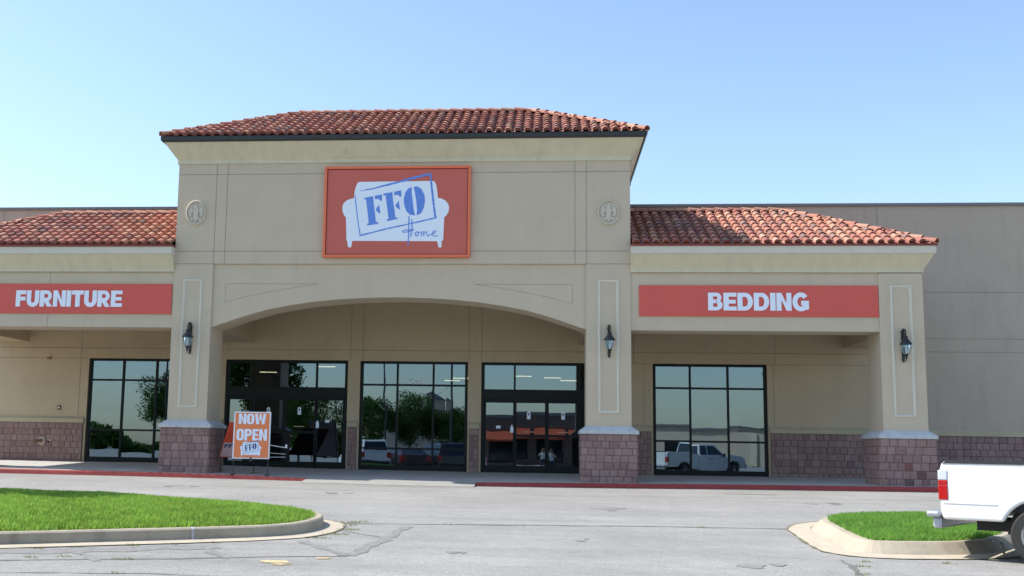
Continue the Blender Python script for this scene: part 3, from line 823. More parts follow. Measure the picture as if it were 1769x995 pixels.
def entry(x0, x1, side, rights):
    """storefront with sliding doors; rights: list of vertical stiles x; mirror handled by the caller"""
    y = YB+.05; z0, z1 = -.14, 3.335; fd = .12
    mb = MB()
    mb.box(x0+.002, x0+.08, y, y+fd, z0, z1-.002); mb.box(x1-.08, x1-.002, y, y+fd, z0, z1-.002)
    mb.box(x0+.08, x1-.08, y+.002, y+fd, z1-.09, z1-.002)
    mb.box(x0+.08, x1-.08, y-.03, y+fd+.05, 2.15, 2.47)
    fr = part(mb, 'entrance_door', frame_m)
    tm = MB(); dm = MB(); g = MB()
    def pane(a, b, c, d, yy_=y+.06):
        t1, t2 = random.uniform(-.002, .002), random.uniform(-.002, .002); w2_, h2 = (b-a)/2, (d-c)/2
        g.face([(a, yy_-t1*w2_-t2*h2, c), (b, yy_+t1*w2_-t2*h2, c), (b, yy_+t1*w2_+t2*h2, d), (a, yy_-t1*w2_+t2*h2, d)])
    for a in side['trans']:
        tm = MB(); tm.box(a-.03, a+.03, y+.003, y+fd-.003, 2.47, z1-.09); tm.build('transom_bar', frame_m, fr)
    X = [x0+.05]+sorted(side['trans'])+[x1-.05]
    for a, b in zip(X, X[1:]): pane(a, b, 2.44, z1-.06)
    for (a, b, kind) in side['leaf']:
        s = .055 if kind == 'door' else .045; yy_ = y+(.0 if kind == 'door' else .03)
        d = MB()
        d.box(a, a+s, yy_, yy_+.05, z0+.01, 2.149); d.box(b-s, b, yy_, yy_+.05, z0+.01, 2.149)
        d.box(a+s, b-s, yy_+.001, yy_+.049, 2.05, 2.149); d.box(a+s, b-s, yy_+.001, yy_+.049, z0+.01, z0+.22)
        if kind == 'door': d.box(a+s, b-s, yy_+.001, yy_+.049, .98, 1.06)
        d.build('sliding_panel' if kind == 'door' else 'sidelight', frame_m, fr)
        pane(a+.03, b-.03, z0+.1, 2.12, yy_+.025)
    g.build('pane', glass, fr)
    return fr
door_L = entry(-10.26, -6.26, dict(trans=[-7.27], leaf=[(-10.17, -9.36, 'side'), (-9.35, -8.30, 'door'), (-8.29, -7.26, 'door'), (-7.25, -6.35, 'side')]), None)
door_R = entry(-1.91, 2.08, dict(trans=[-.87, 1.19], leaf=[(-1.82, -.87, 'side'), (-.86, .145, 'door'), (.155, 1.18, 'door'), (1.19, 1.99, 'side')]), None)

# ------------------------------------------------------------------ lettering
def arc(cx, cy, rx, ry, a0, a1, n=14): return [(cx+rx*math.cos(R(a0+(a1-a0)*k/n)), cy+ry*math.sin(R(a0+(a1-a0)*k/n))) for k in range(n+1)]
def ring(cx, cy, rx, ry, ix, iy, a0, a1, n=16): return arc(cx, cy, rx, ry, a0, a1, n)+arc(cx, cy, ix, iy, a0, a1, n)[::-1]
def rect(a, b, c, d): return [(a, b), (c, b), (c, d), (a, d)]
S = .27
GL_ = {  # heavy sans capitals, height 1: list of polygons, width
 'F': ([rect(0, 0, .28, 1), rect(.28, .76, .66, 1), rect(.28, .37, .62, .60)], .66),
 'I': ([rect(0, 0, .29, 1)], .29),
 'T': ([rect(0, .75, .76, 1), rect(.235, 0, .525, .75)], .76),
 'E': ([rect(0, 0, .29, 1), rect(.29, .78, .72, 1), rect(.29, .39, .68, .60), rect(.29, 0, .72, .22)], .72),
 'N': ([rect(0, 0, .27, 1), rect(.55, 0, .82, 1), [(.27, 1), (.27, .62), (.55, .0), (.55, .0), (.55, .40), (.2700001, 1)]], .82),
 'U': ([rect(0, .38, .28, 1), rect(.53, .38, .81, 1), ring(.405, .38, .405, .40, .125, .14, 180, 360)], .81),
 'R': ([rect(0, 0, .28, 1), rect(.28, .78, .44, 1), rect(.28, .32, .44, .54), ring(.44, .66, .33, .34, .10, .12, -90, 90), [(.28, .32), (.50, .0), (.82, 0), (.56, .36)]], .82),
 'D': ([rect(0, 0, .28, 1), rect(.28, .77, .42, 1), rect(.28, 0, .42, .23), ring(.42, .5, .43, .5, .16, .27, -90, 90)], .85),
 'B': ([rect(0, 0, .28, 1), rect(.28, .79, .46, 1), rect(.28, .41, .46, .61), rect(.28, 0, .46, .20), ring(.46, .72, .28, .28, .06, .09, -80, 90), ring(.46, .30, .34, .30, .07, .105, -90, 80)], .80),
 'G': ([ring(.46, .5, .46, .53, .19, .27, 38, 322, 24), rect(.48, .30, .90, .56), [(.62, .30), (.90, .30), (.90, .10), (.80, .04), (.62, .14)]], .90),
}
CON = {  # condensed poster capitals
 'N': ([rect(0, 0, .2, 1), rect(.38, 0, .58, 1), [(.2, 1), (.2, .62), (.38, 0), (.38, .38)]], .58),
 'O': ([rect(0, .25, .2, .75), rect(.35, .25, .55, .75), ring(.275, .75, .275, .26, .075, .09, 0, 180), ring(.275, .25, .275, .26, .075, .09, 180, 360)], .55),
 'W': ([[(0, 1), (.12, 0), (.34, 0), (.21, 1)], [(.34, 0), (.34, .55), (.42, 1), (.46, 1), (.46, .0)][:0] or [(.31, .2), (.36, 1), (.50, 1), (.55, .2), (.43, .5)], [(.52, 0), (.74, 0), (.86, 1), (.65, 1)]], .86),
 'P': ([rect(0, 0, .2, 1), rect(.2, .82, .3, 1), rect(.2, .38, .3, .56), ring(.3, .69, .25, .31, .05, .13, -90, 90)], .55),
 'E': ([rect(0, 0, .2, 1), rect(.2, .81, .46, 1), rect(.2, .41, .43, .59), rect(.2, 0, .46, .19)], .46),
}
def ear(poly):
    """clean duplicate points"""
    out = []
    for p in poly:
        if not out or math.hypot(p[0]-out[-1][0], p[1]-out[-1][1]) > 1e-4: out.append(p)
    if math.hypot(out[0][0]-out[-1][0], out[0][1]-out[-1][1]) < 1e-4: out.pop()
    return out
def lettering(mb, text, table, P, x0, x1, z0, z1, gap, d0, d1):
    """P maps (u, w, depth) to 3D. text fitted to the width"""
    tot = sum(table[c][1] for c in text)+gap*(len(text)-1); sx = (x1-x0)/tot; u = x0; k = 0
    for ch in text:
        polys, w = table[ch]
        for poly in polys:
            poly = ear(poly); k += 1; dd = d1+(k % 5)*.00012; n = len(poly)
            q = [(u+p[0]*sx, z0+p[1]*(z1-z0)) for p in poly]
            area = sum(q[i-1][0]*q[i][1]-q[i][0]*q[i-1][1] for i in range(n))
            if area < 0: q = q[::-1]
            vs = [P(a, b, dd) for a, b in q]+[P(a, b, d0) for a, b in q]
            mb.raw(vs, [tuple(range(n))]+[(i, i+n, (i+1) % n+n, (i+1) % n) for i in range(n)])
        u += (w+gap)*sx
FR = lambda y: (lambda a, b, d: (a, y-d, b))

# banners on the wings
s = thing('wing_sign', 'long red sign board reading FURNITURE in white on the left wing', 'sign', (-13.4, .03, 4.24))
mb = MB(); mb.box(-16.6, -10.545, -.012, .029, 4.25, 5.115); mb.build('sign_board', sign_red, s)
mb = MB(); lettering(mb, 'FURNITURE', GL_, FR(-.012), -15.17, -11.99, 4.445, 4.915, .05, 0, .02); mb.build('lettering', letter, s, fixn=False)
s = thing('wing_sign', 'long red sign board reading BEDDING in white on the right wing', 'sign', (5.8, .03, 4.24))
mb = MB(); mb.box(2.63, 8.95, -.012, .029, 4.26, 5.11); mb.build('sign_board', sign_red, s)
mb = MB(); lettering(mb, 'BEDDING', GL_, FR(-.012), 4.475, 7.135, 4.42, 4.905, .055, 0, .02); mb.build('lettering', letter, s)

# main logo sign. logo drawn in unit square coordinates from a 0..1 board
def L2(x, y):
    """board pixel sketch (u 0..1320, v 0..820) to unit"""
    t = (y-85)/(905-85.); l_ = 58-28*t; r_ = 1383-11*t
    return ((x-l_)/(r_-l_), 1-t)
SOFA = [(372, 226), (1040, 222), (1058, 232), (1070, 262), (1078, 310), (1084, 374), (1120, 382), (1155, 402), (1178, 432), (1185, 462), (1180, 498), (1163, 530), (1142, 548), (1136, 640), (1131, 755), (1118, 758), (1116, 814), (1104, 820), (1090, 816), (1076, 762), (304, 758), (298, 806), (286, 818), (270, 816), (262, 798), (260, 758), (252, 756), (250, 640), (248, 548), (230, 526), (216, 490), (216, 448), (228, 418), (256, 392), (296, 378), (322, 372), (328, 312), (342, 262), (356, 234)]
F1 = [[(415, 372), (497, 356), (503, 430), (512, 500), (522, 590), (541, 588), (541, 606), (444, 621), (440, 604), (456, 600), (446, 500), (432, 384), (416, 386)],
      [(512, 352), (577, 341), (578, 396), (562, 400), (548, 380), (514, 384)], [(523, 470), (552, 432), (563, 515), (546, 508), (524, 486)]]
F2 = [[(590, 334), (672, 320), (678, 400), (690, 480), (700, 552), (719, 548), (720, 562), (624, 582), (620, 566), (637, 562), (626, 470), (610, 348), (592, 352)],
      [(688, 318), (752, 304), (754, 362), (738, 362), (724, 344), (690, 350)], [(700, 440), (730, 398), (742, 480), (726, 472), (702, 452)]]
OL = [(848, 276), (812, 292), (788, 330), (775, 385), (780, 440), (798, 492), (830, 524), (878, 533), (866, 480), (856, 400), (848, 330)]
ORR = [(866, 274), (900, 270), (938, 296), (962, 345), (968, 400), (958, 462), (932, 512), (892, 531), (896, 480), (888, 400), (878, 330)]
BOX = [([(375, 310), (430, 298)], 4), ([(430, 298), (500, 288), (570, 268)], 10), ([(570, 268), (640, 252), (760, 222)], 15), ([(760, 222), (880, 190), (1000, 162), (1026, 164)], 20),
       ([(1018, 168), (1026, 250), (1042, 400), (1062, 560)], 16), ([(1066, 553), (860, 600), (620, 650), (372, 712)], 11), ([(378, 712), (360, 600), (344, 470), (332, 350)], 9)]
HOME = [([(823, 538), (821, 620), (818, 720), (814, 800)], 9), ([(848, 568), (850, 640), (838, 722)], 8), ([(870, 656), (830, 660), (780, 664), (760, 676), (775, 684), (820, 676), (862, 662)], 7),
        ([(900, 676), (882, 684), (876, 704), (890, 716), (906, 704), (906, 684), (898, 676)], 8), ([(906, 686), (926, 680)], 6),
        ([(932, 718), (936, 684), (948, 672), (954, 690), (956, 716)], 7), ([(956, 700), (966, 680), (978, 676), (984, 700), (992, 718), (1006, 706)], 7),
        ([(1006, 706), (1030, 700), (1056, 688), (1068, 672), (1052, 668), (1034, 684), (1032, 706), (1050, 720), (1086, 712)], 7)]
def mass(mb, poly, P, d0, d1):
    poly = ear(poly); q = [L2(*p) for p in poly]; n = len(q)
    ar = sum(q[i-1][0]*q[i][1]-q[i][0]*q[i-1][1] for i in range(n))
    if ar < 0: q = q[::-1]
    vs = [P(a, b, d1) for a, b in q]+[P(a, b, d0) for a, b in q]
    mb.raw(vs, [tuple(range(n))]+[(i, i+n, (i+1) % n+n, (i+1) % n) for i in range(n)])
def stroke(mb, pts, w, P, d0, d1, rough=0):
    L = []
    for (a, b), (c, d) in zip(pts, pts[1:]):
        n = max(1, int(math.hypot(c-a, d-b)/14)); L += [(a+(c-a)*i/n, b+(d-b)*i/n) for i in range(n)]
    L.append(pts[-1]); A, B = [], []
    for i, (x, y) in enumerate(L):
        x2, y2 = L[min(i+1, len(L)-1)]; x1, y1 = L[max(0, i-1)]; q = math.hypot(x2-x1, y2-y1) or 1
        nx_, ny_ = -(y2-y1)/q, (x2-x1)/q; h = w/2*(1+random.uniform(-rough, rough))
        A.append((x+nx_*h, y+ny_*h)); B.append((x-nx_*h, y-ny_*h))
    for i in range(len(L)-1):
        mass(mb, [A[i], A[i+1], B[i+1], B[i]], P, d0, d1+.0002*(i % 3))
def logo(parent, P, t=1., with_home=True, mlet=None, mblue=None):
    a = MB(); mass(a, SOFA, P, 0, .004*t); a.build('sofa_emblem', mlet or letter, parent, local=True)
    b = MB()
    for g in F1+F2+[OL, ORR]: mass(b, g, P, .004*t, .008*t)
    b.build('stencil_lettering', mblue or blue, parent, local=True)
    c = MB()
    for pts, w in BOX: stroke(c, pts, w, P, .004*t, .0105*t, .25)
    c.build('stamp_outline', mblue or blue, parent, local=True)
    if with_home:
        c = MB()
        for pts, w in HOME: stroke(c, pts, w, P, .004*t, .0125*t, .1)
        c.build('script_lettering', mblue or blue, parent, local=True)
s = thing('logo_sign', 'large red sign over the arch with white sofa emblem and blue FFO Home logo', 'sign', (-4.1, 0, 5.87))
SX0, SX1, SZ0, SZ1 = -2.085, 2.085, 0., 2.62
mb = MB(); w = .075
mb.box(SX0, SX1, -.14, -.02, SZ0, SZ0+w); mb.box(SX0, SX1, -.14, -.02, SZ1-w, SZ1); mb.box(SX0, SX0+w, -.14, -.02, SZ0+w, SZ1-w); mb.box(SX1-w, SX1, -.14, -.02, SZ0+w, SZ1-w)
mb.build('sign_frame', sign_or, s, local=True, bevel=.012)
mb = MB(); mb.box(SX0+w, SX1-w, -.10, -.03, SZ0+w, SZ1-w); mb.build('sign_face', sign_face, s, local=True)
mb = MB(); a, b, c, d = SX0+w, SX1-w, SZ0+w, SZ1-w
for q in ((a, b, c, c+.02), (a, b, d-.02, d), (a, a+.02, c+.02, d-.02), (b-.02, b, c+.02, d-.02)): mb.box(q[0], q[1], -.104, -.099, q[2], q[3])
mb.build('inner_border', mat('sign_border_dark', (.12, .015, .012), .7), s, local=True)  # thin dark red strips, slightly raised, along the inner edge of the frame
mb = MB(); mb.box(-1.9, 1.9, -.02, -.001, .2, 2.4); mb.build('sign_back', gutter_m, s, local=True)
logo(s, lambda u, v, d: (SX0+u*(SX1-SX0), -.1005-d, SZ0+v*(SZ1-SZ0)))

# medallions (parts of the building)
def medallion(cx, cz):
    mb = MB(); n = 36; prof = [(1.0, -.0), (1.0, -.045), (.94, -.06), (.87, -.045), (.84, -.006), (.0, -.006)]
    for (r1, y1), (r2, y2) in zip(prof, prof[1:]):
        for k in range(n):
            a, b = 2*math.pi*k/n, 2*math.pi*(k+1)/n
            f = lambda r, a_, y_: (cx+.295*r*math.cos(a_), y_, cz+.362*r*math.sin(a_))
            mb.face([f(r1, a, y1), f(r1, b, y1), f(r2, b, y2), f(r2, a, y2)])
    md = part(mb, 'medallion', mat('medallion_cast', (.58, .52, .42), .9), smooth=False)
    fl = MB()
    def pt(pts, y0, y1): fl.prism([(cx+a*.295, cz+b*.362) for a, b in pts], y0, y1)
    pt([(0, .80), (-.14, .5), (-.28, .15), (-.2, -.2), (-.24, -.45), (0, -.8), (.24, -.45), (.2, -.2), (.28, .15), (.14, .5)], -.050, -.004)
    for sgn in (1, -1):
        p = [(.285, .22), (.42, .40), (.62, .38), (.76, .1), (.68, -.24), (.44, -.38), (.40, -.22), (.48, -.1), (.42, .0), (.30, -.05)]
        pt([(sgn*a, b) for a, b in (p if sgn > 0 else p[::-1])], -.042, -.004)
        p = [(.24, -.42), (.5, -.42), (.6, -.6), (.4, -.66), (.2, -.55)]
        pt([(sgn*a, b) for a, b in (p if sgn > 0 else p[::-1])], -.040, -.004)
    fl.build('fleur_relief', MATS['medallion_cast'], md, bevel=.006, fixn=True)
medallion(-9.935, 7.19); medallion(1.81, 7.155)

# ------------------------------------------------------------------ wall lanterns
def lantern():
    t = thing('wall_lantern', '', 'wall lamp')
    mb = MB()
    mb.box(-.035, .035, -.03, 0, -.50, .20); mb.lathe([(.0, 0), (.05, .01), (.055, .04), (.03, .07), (.02, .12), (.0, .14)], (0, -.04, .20), 10)
    mb.lathe([(.0, -.06), (.03, -.03), (.035, 0), (.02, .05)], (0, -.03, -.52), 10)
    mb.build('back_plate', iron, t, local=True, smooth=True)
    mb = MB()      # scrolled arm arching forward from the wall
    pts = [(0, -.02, .02), (0, -.06, .16), (0, -.13, .27), (0, -.22, .29), (0, -.28, .22), (0, -.27, .14)]
    mb.tube(pts, .016, 8)
    mb.tube([(0, -.27, .14), (0, -.22, .10), (0, -.18, .15), (0, -.21, .19)], .012, 6); mb.tube([(0, -.03, -.1), (0, -.1, -.02), (0, -.13, .08), (0, -.08, .14), (0, -.05, .08)], .012, 6)
    mb.lathe([(0, -.03), (.035, -.02), (.045, .01), (.02, .04), (0, .05)], (0, -.13, .28), 8)
    mb.build('scroll_arm', iron, t, local=True, smooth=True)
    mb = MB(); mb.lathe([(.02, .0), (.05, -.02), (.06, -.05), (.05, -.07), (.065, -.10), (.11, -.17), (.16, -.22), (.165, -.245), (.11, -.25)], (0, -.26, .13), 14)
    mb.build('hood', iron, t, local=True, smooth=True)
    mb = MB(); mb.lathe([(.105, -.245), (.112, -.30), (.105, -.38), (.085, -.45), (.055, -.50)], (0, -.26, .13), 16); mb.build('globe', lamp_glass, t, local=True, smooth=True)
    mb = MB(); mb.lathe([(.018, -.25), (.02, -.34), (.028, -.38), (.02, -.46), (.015, -.5)], (0, -.26, .13), 8); mb.build('candle_bulb', white_p, t, local=True, smooth=True)
    mb = MB(); mb.lathe([(.055, -.49), (.062, -.51), (.045, -.54), (.02, -.57), (.035, -.59), (.02, -.62), (.008, -.66), (.014, -.68), (0, -.70)], (0, -.26, .13), 10)
    for k in range(4):
        a = math.pi/4+k*math.pi/2; mb.tube([(.108*math.cos(a), -.26+.108*math.sin(a), -.12), (.115*math.cos(a), -.26+.115*math.sin(a), -.20), (.09*math.cos(a), -.26+.09*math.sin(a), -.32), (.05*math.cos(a), -.26+.05*math.sin(a), -.38)], .004, 4)
    mb.build('finial', iron, t, local=True, smooth=True)
    return t
l0 = lantern(); l0.location = (-9.93, -.002, 3.68); tag(l0, 'black lantern with clear globe on the pier left of the arch', 'wall lamp', 'wall lanterns on the piers')
dup(l0, (1.81, -.002, 3.68), 0, 'black lantern with clear globe on the pier right of the arch', 'wall lanterns on the piers')
dup(l0, (9.535, -.002, 3.62), 0, 'black lantern with clear globe on the far right end pier past the BEDDING sign', 'wall lanterns on the piers')

# ------------------------------------------------------------------ NOW OPEN placard
A = thing('a_frame_sign', 'orange NOW OPEN sidewalk placard on black tube stand beside the left pier', 'sign', (-8.0, -.28, walk(-8, -.28)), R(4))
def tilted(y0, tilt, sgn, side):
    """maps u (0..1), v (0..1), d to placard face; tilt about the bottom edge"""
    W_, H_ = 1.03, 1.33
    def P(u, v, d):
        x = (u-.5)*W_; z = .44+v*H_*math.cos(tilt); y = y0+sgn*v*H_*math.sin(tilt)
        return (x+side*(v-.5), y-d*sgn if sgn > 0 else y+d, z)
    return P
P = tilted(-.02, R(13), 1, -.045)
mb = MB()
def slab(mb, P, u0, u1, v0, v1, d0, d1):
    q = [(u0, v0), (u1, v0), (u1, v1), (u0, v1)]; vs = [P(a, b, d1) for a, b in q]+[P(a, b, d0) for a, b in q]
    mb.raw(vs, [(0, 1, 2, 3), (7, 6, 5, 4)]+[(i, i+4, (i+1) % 4+4, (i+1) % 4) for i in range(4)])
slab(mb, P, 0, 1, 0, 1, -.02, 0); mb.build('placard', white_p, A, local=True)
mb = MB(); slab(mb, P, .035, .965, .022, .975, .0005, .003); mb.build('placard_print', aorange, A, local=True)
mb = MB()
PL = lambda a, b, d: P(a, b, d)
lettering(mb, 'NOW', CON, PL, .13, .87, .735, .955, .05, .002, .006)
lettering(mb, 'OPEN', CON, PL, .09, .91, .385, .63, .05, .002, .006)
mb.build('lettering', letter, A, local=True)
logo(A, lambda u, v, d: P(.5+(u-.505)*.78, .20+(v-.46)*.42, .004+d), .6, False, letter, navy)
mb = MB(); t = .012
for sx in (-1, 1):
    u = .5+sx*.46; p0 = Vector(P(u, 0, -.03)); p1 = Vector(P(u, 1, -.03)); d_ = (p1-p0).normalized()
    mb.tube([p0-d_*.42, p1], t, 6)
    foot = p0-d_*.43
    mb.tube([(foot.x, foot.y-.30, .02), (foot.x, foot.y+.22, .02)], .020, 8)
mb.tube([P(0, -.02, -.03), P(1, -.02, -.03)], .012, 6); mb.tube([P(.5, -.06, -.02), P(.5, .03, -.01)], .03, 6)
mb.build('stand', iron, A, local=True)
# rear placard of the stand leaning the other way, turned away from the first
Q = lambda u, v, d: (-.20+(u-.5)*1.0-.36*(1-v), .86-.44*v+.02+d, .46+v*.98)
mb = MB(); slab(mb, Q, 0, 1, 0, 1, 0, .02); mb.build('rear_placard', mat('faded_red_placard', (.62, .07, .03), .6), A, local=True)
mb = MB(); slab(mb, Q, .01, .99, .01, .99, .021, .028); mb.build('placard_backing', blk, A, local=True)
mb = MB(); slab(mb, lambda u, v, d: Q(u, v, -d), .03, .97, .02, .42, .001, .004); mb.build('rear_placard_lower_print', mat('faded_pink_print', (.62, .45, .45), .6), A, local=True)
mb = MB(); lettering(mb, 'FF', CON if 'F' in CON else GL_, lambda a, b, d: Q(a, b, -d), .06, .30, .27, .38, .08, .002, .006); mb.build('rear_lettering', navy, A, local=True)
mb = MB()
for u in (.03, .97):
    p0 = Vector(Q(u, 0, .03)); mb.tube([Q(u, 1, .03), p0, (p0.x, p0.y+.13, .03)], t, 6); mb.tube([(p0.x-.02, p0.y-.1, .02), (p0.x+.1, p0.y+.38, .02)], .02, 8)
mb.build('rear_stand', iron, A, local=True)
mb = MB(); mb.tube([P(.96, .3, -.03), (.98, .25, .75)], .010, 6); mb.tube([P(.96, .13, -.03), (.95, .25, .58)], .006, 6); mb.tube([P(.96, .04, -.03), (.95, .22, .50)], .006, 6)
mb.lathe([(.03, 0), (.035, .04), (.01, .09), (0, .1)], (.95, .25, .76), 8)
mb.build('brace_rods', white_p, A, local=True)

# ------------------------------------------------------------------ small wall fixtures
t = thing('fire_hose_connection', 'round brass fire department connection low on the left brick wainscot', 'hydrant', (-16.36, YB-.09, .61))
mb = MB(); mb.prism([(.13*math.cos(a), .13*math.sin(a)) for a in np.linspace(0, 2*math.pi, 25)[:-1]], -.012, .0); mb.build('escutcheon', mat('pale_brass', (.50, .42, .33), .5, .1, 9), t, local=True, fixn=True)
mb = MB(); mb.tube([(0, -.01, 0), (0, -.10, 0)], .06, 12); mb.tube([(-.05, -.07, -.01), (-.15, -.12, -.01)], .045, 12); mb.tube([(.03, -.07, 0), (.05, -.13, 0)], .035, 12)
mb.build('inlet', mat('brown_brass', (.16, .10, .06), .4, metal=.6), t, local=True, smooth=True)
t = thing('hose_bibb', 'small dark water valve beside the round brass connection on the left', 'valve', (-16.08, YB-.09, .60))
mb = MB(); mb.tube([(0, 0, 0), (0, -.07, 0), (0, -.10, -.05)], .02, 8); mb.build('spout', iron, t, local=True)
mb = MB(); mb.lathe([(.045, 0), (.05, .01), (.045, .02)], (.05, -.06, .02), 10); mb.tube([(0, -.05, 0), (.05, -.06, .03)], .01, 6); mb.build('handle', white_p, t, local=True)
t = thing('wall_strobe', 'small brown alarm horn high on the left arcade wall', 'alarm', (-16.3, YB, 3.36))
mb = MB(); mb.box(-.06, .06, -.05, 0, -.07, .02); mb.build('housing', mat('rust_brown', (.25, .12, .07), .6), t, local=True, bevel=.006)
mb = MB(); mb.box(-.05, .05, -.045, 0, .025, .055); mb.build('lens', white_p, t, local=True)
t = thing('keypad_box', 'small dark key box at chest height on the left arcade wall', 'key box', (-15.85, YB, 1.70))
mb = MB(); mb.box(-.055, .055, -.05, 0, -.07, .07); mb.build('housing', mat('dark_bronze_box', (.10, .075, .05), .5), t, local=True, bevel=.006)
mb = MB(); mb.box(-.025, .025, -.056, -.049, -.03, .03); mb.build('face_plate', white_p, t, local=True)

# door and window stickers
def decal(parent, x, z, kind):
    y = YB+.046
    mb = MB()
    if kind == 'auto':
        mb.prism([(x-.055, z-.12), (x+.055, z-.12), (x+.055, z+.06)]+arc(x, z+.06, .055, .07, 0, 180, 8)[1:], y-.006, y-.002)
        o = mb.build('door_sticker', letter, parent, fixn=True)
        m2 = MB(); m2.prism([(x, z-.02), (x+.032, z+.035), (x, z+.09), (x-.032, z+.035)], y-.009, y-.0065); m2.build('sticker_diamond', navy, parent, fixn=True)
    elif kind == 'note':
        mb.box(x-.07, x+.07, y-.006, y-.002, z-.045, z+.045); mb.build('paper_notice', letter, parent)
    elif kind == 'tall':
        mb.box(x-.05, x+.05, y-.006, y-.002, z-.14, z+.02); mb.prism([(x-.045, z+.02), (x+.045, z+.02), (x, z+.12)], y-.006, y-.002); mb.build('paper_notice', letter, parent, fixn=True)
    elif kind == 'line':
        mb.box(x-.17, x+.17, y-.006, y-.002, z-.012, z+.012); mb.build('push_sticker', mat('pale_sticker', (.6, .35, .3), .5), parent)
decal(door_R, -.42, 1.66, 'auto'); decal(door_R, .66, 1.66, 'auto'); decal(door_R, -1.38, 1.28, 'note'); decal(door_R, -.95, 1.25, 'tall'); decal(door_R, -.42, 1.14, 'line'); decal(door_R, .66, 1.14, 'line')
decal(door_L, -7.80, 1.70, 'auto'); decal(door_L, -8.82, 1.68, 'auto'); decal(door_L, -6.88, 1.38, 'note'); decal(door_L, -7.2, 1.3, 'tall'); decal(door_L, -7.80, 1.20, 'line')
# house number
DG = {'1': [[(.2, .8), (.5, 1), (.5, 0)]], '2': [[(.1, .8), (.25, 1), (.7, 1), (.85, .78), (.8, .55), (.1, 0), (.9, 0)]], '9': [[(.85, .62), (.6, .42), (.25, .45), (.1, .7), (.25, .97), (.65, 1), (.87, .8), (.85, .3), (.6, 0), (.2, .05)]], '3': [[(.1, .95), (.6, 1), (.85, .78), (.6, .53), (.35, .53)], [(.6, .53), (.9, .28), (.6, 0), (.1, .06)]]}
mb = MB(); x = -4.26
for ch in '12932':
    for pl in DG[ch]:
        for (a, b), (c, d) in zip(pl, pl[1:]):
            q = math.hypot((c-a)*.08, (d-b)*.15); nx_, nz_ = -(d-b)*.15/q*.017, (c-a)*.08/q*.017
            xa, za, xb, zb = x+a*.08, 2.615+b*.15, x+c*.08, 2.615+d*.15
            mb.raw([(xa-nx_, YB+.103, za-nz_), (xb-nx_, YB+.103, zb-nz_), (xb+nx_, YB+.103, zb+nz_), (xa+nx_, YB+.103, za+nz_)], [(0, 1, 2, 3)])
    x += .092
mb.build('house_number', letter, w2)

# ------------------------------------------------------------------ interior
lt = None; k = 0
for X, Y in [(-11, 14), (-9.4, 17), (-8.3, 14), (-7.6, 14.5), (-6.6, 12), (-4.6, 26), (-4.0, 24), (-.9, 22), (.5, 23), (1.3, 25), (5.2, 28), (-13, 21)]:
    if lt is None:
        lt = thing('ceiling_light', 'lit ceiling fluorescent seen deep behind the left entrance glass', 'light', (X, Y, 4.0), 0, 'lit fluorescent fixtures inside the store')
        mb = MB(); mb.box(-.42, .42, -.07, .07, .03, .10); mb.build('fixture', white_p, lt, local=True)
        mb = MB(); mb.box(-.4, .4, -.055, .055, .0, .029); mb.build('tube', tube_light, lt, local=True)
        lt['label'] = 'lit fluorescent fixture under the dark store ceiling behind the glass'
    else: dup(lt, (X, Y, 4.0), 0, 'lit fluorescent fixture under the dark store ceiling behind the glass', 'lit fluorescent fixtures inside the store')
def sofa(x, y, m, label, rz=0, w=2.0):
    t = thing('sofa', label, 'sofa', (x, y, -.14), rz)
    for nm, bx in (('base', (-w/2, w/2, -.45, .45, .12, .42)), ('backrest', (-w/2+.2, w/2-.2, .2, .5, .42, .92)), ('armrest', (-w/2, -w/2+.2, -.45, .5, .421, .64)), ('armrest', (w/2-.2, w/2, -.45, .5, .421, .64)),
                   ('cushion', (-w/2+.21, -.01, -.42, .19, .421, .56)), ('cushion', (.01, w/2-.21, -.42, .19, .421, .56))):
        mb = MB(); mb.box(*bx); mb.build(nm, m, t, local=True, bevel=.04)
    for sx in (-1, 1):
        for sy in (-1, 1):
            mb = MB(); mb.tube([(sx*(w/2-.1), sy*.38, .12), (sx*(w/2-.1), sy*.38, 0)], .03, 6); mb.build('leg', iron, t, local=True)
    return t
sofa(-4.4, 7.6, mat('brown_leather', (.16, .09, .06), .5), 'brown sofa inside behind the middle display window')
sofa(5.3, 7.2, mat('cream_fabric', (.55, .5, .42), .9), 'cream sofa inside behind the right display window')
def chair(x, y, label, rz=0):
    t = thing('chair', label, 'chair', (x, y, -.14), rz)
    mb = MB(); mb.box(-.22, .22, -.22, .22, .43, .47); mb.build('seat', white_p, t, local=True, bevel=.01)
    mb = MB()
    for z in (.55, .7, .85, .98): mb.box(-.2, .2, .19, .22, z, z+.05)
    mb.build('backrest', white_p, t, local=True)
    for a, b, h in ((-.2, -.2, .43), (.2, -.2, .43), (-.2, .205, 1.04), (.2, .205, 1.04)):
        mb = MB(); mb.tube([(a, b, 0), (a, b, h)], .018, 6); mb.build('leg', white_p, t, local=True)
chair(-12.6, 5.9, 'white slatted chair inside the left display window', R(20))
chair(-11.9, 6.5, 'white dining chair standing behind the other one in the left window', R(-40))
def floor_lamp(x, y, label):
    t = thing('floor_lamp', label, 'lamp', (x, y, -.14))
    mb = MB(); mb.lathe([(.14, 0), (.15, .02), (.02, .04), (.012, 1.3)], seg=12); mb.build('stem', iron, t, local=True)
    mb = MB(); mb.lathe([(.20, 1.15), (.17, 1.45)], seg=20); mb.build('lamp_shade', white_p, t, local=True, smooth=True)
floor_lamp(-5.2, 5.8, 'floor lamp with white drum shade in the middle display window'); floor_lamp(5.5, 6.0, 'floor lamp with pale drum shade in the right display window')

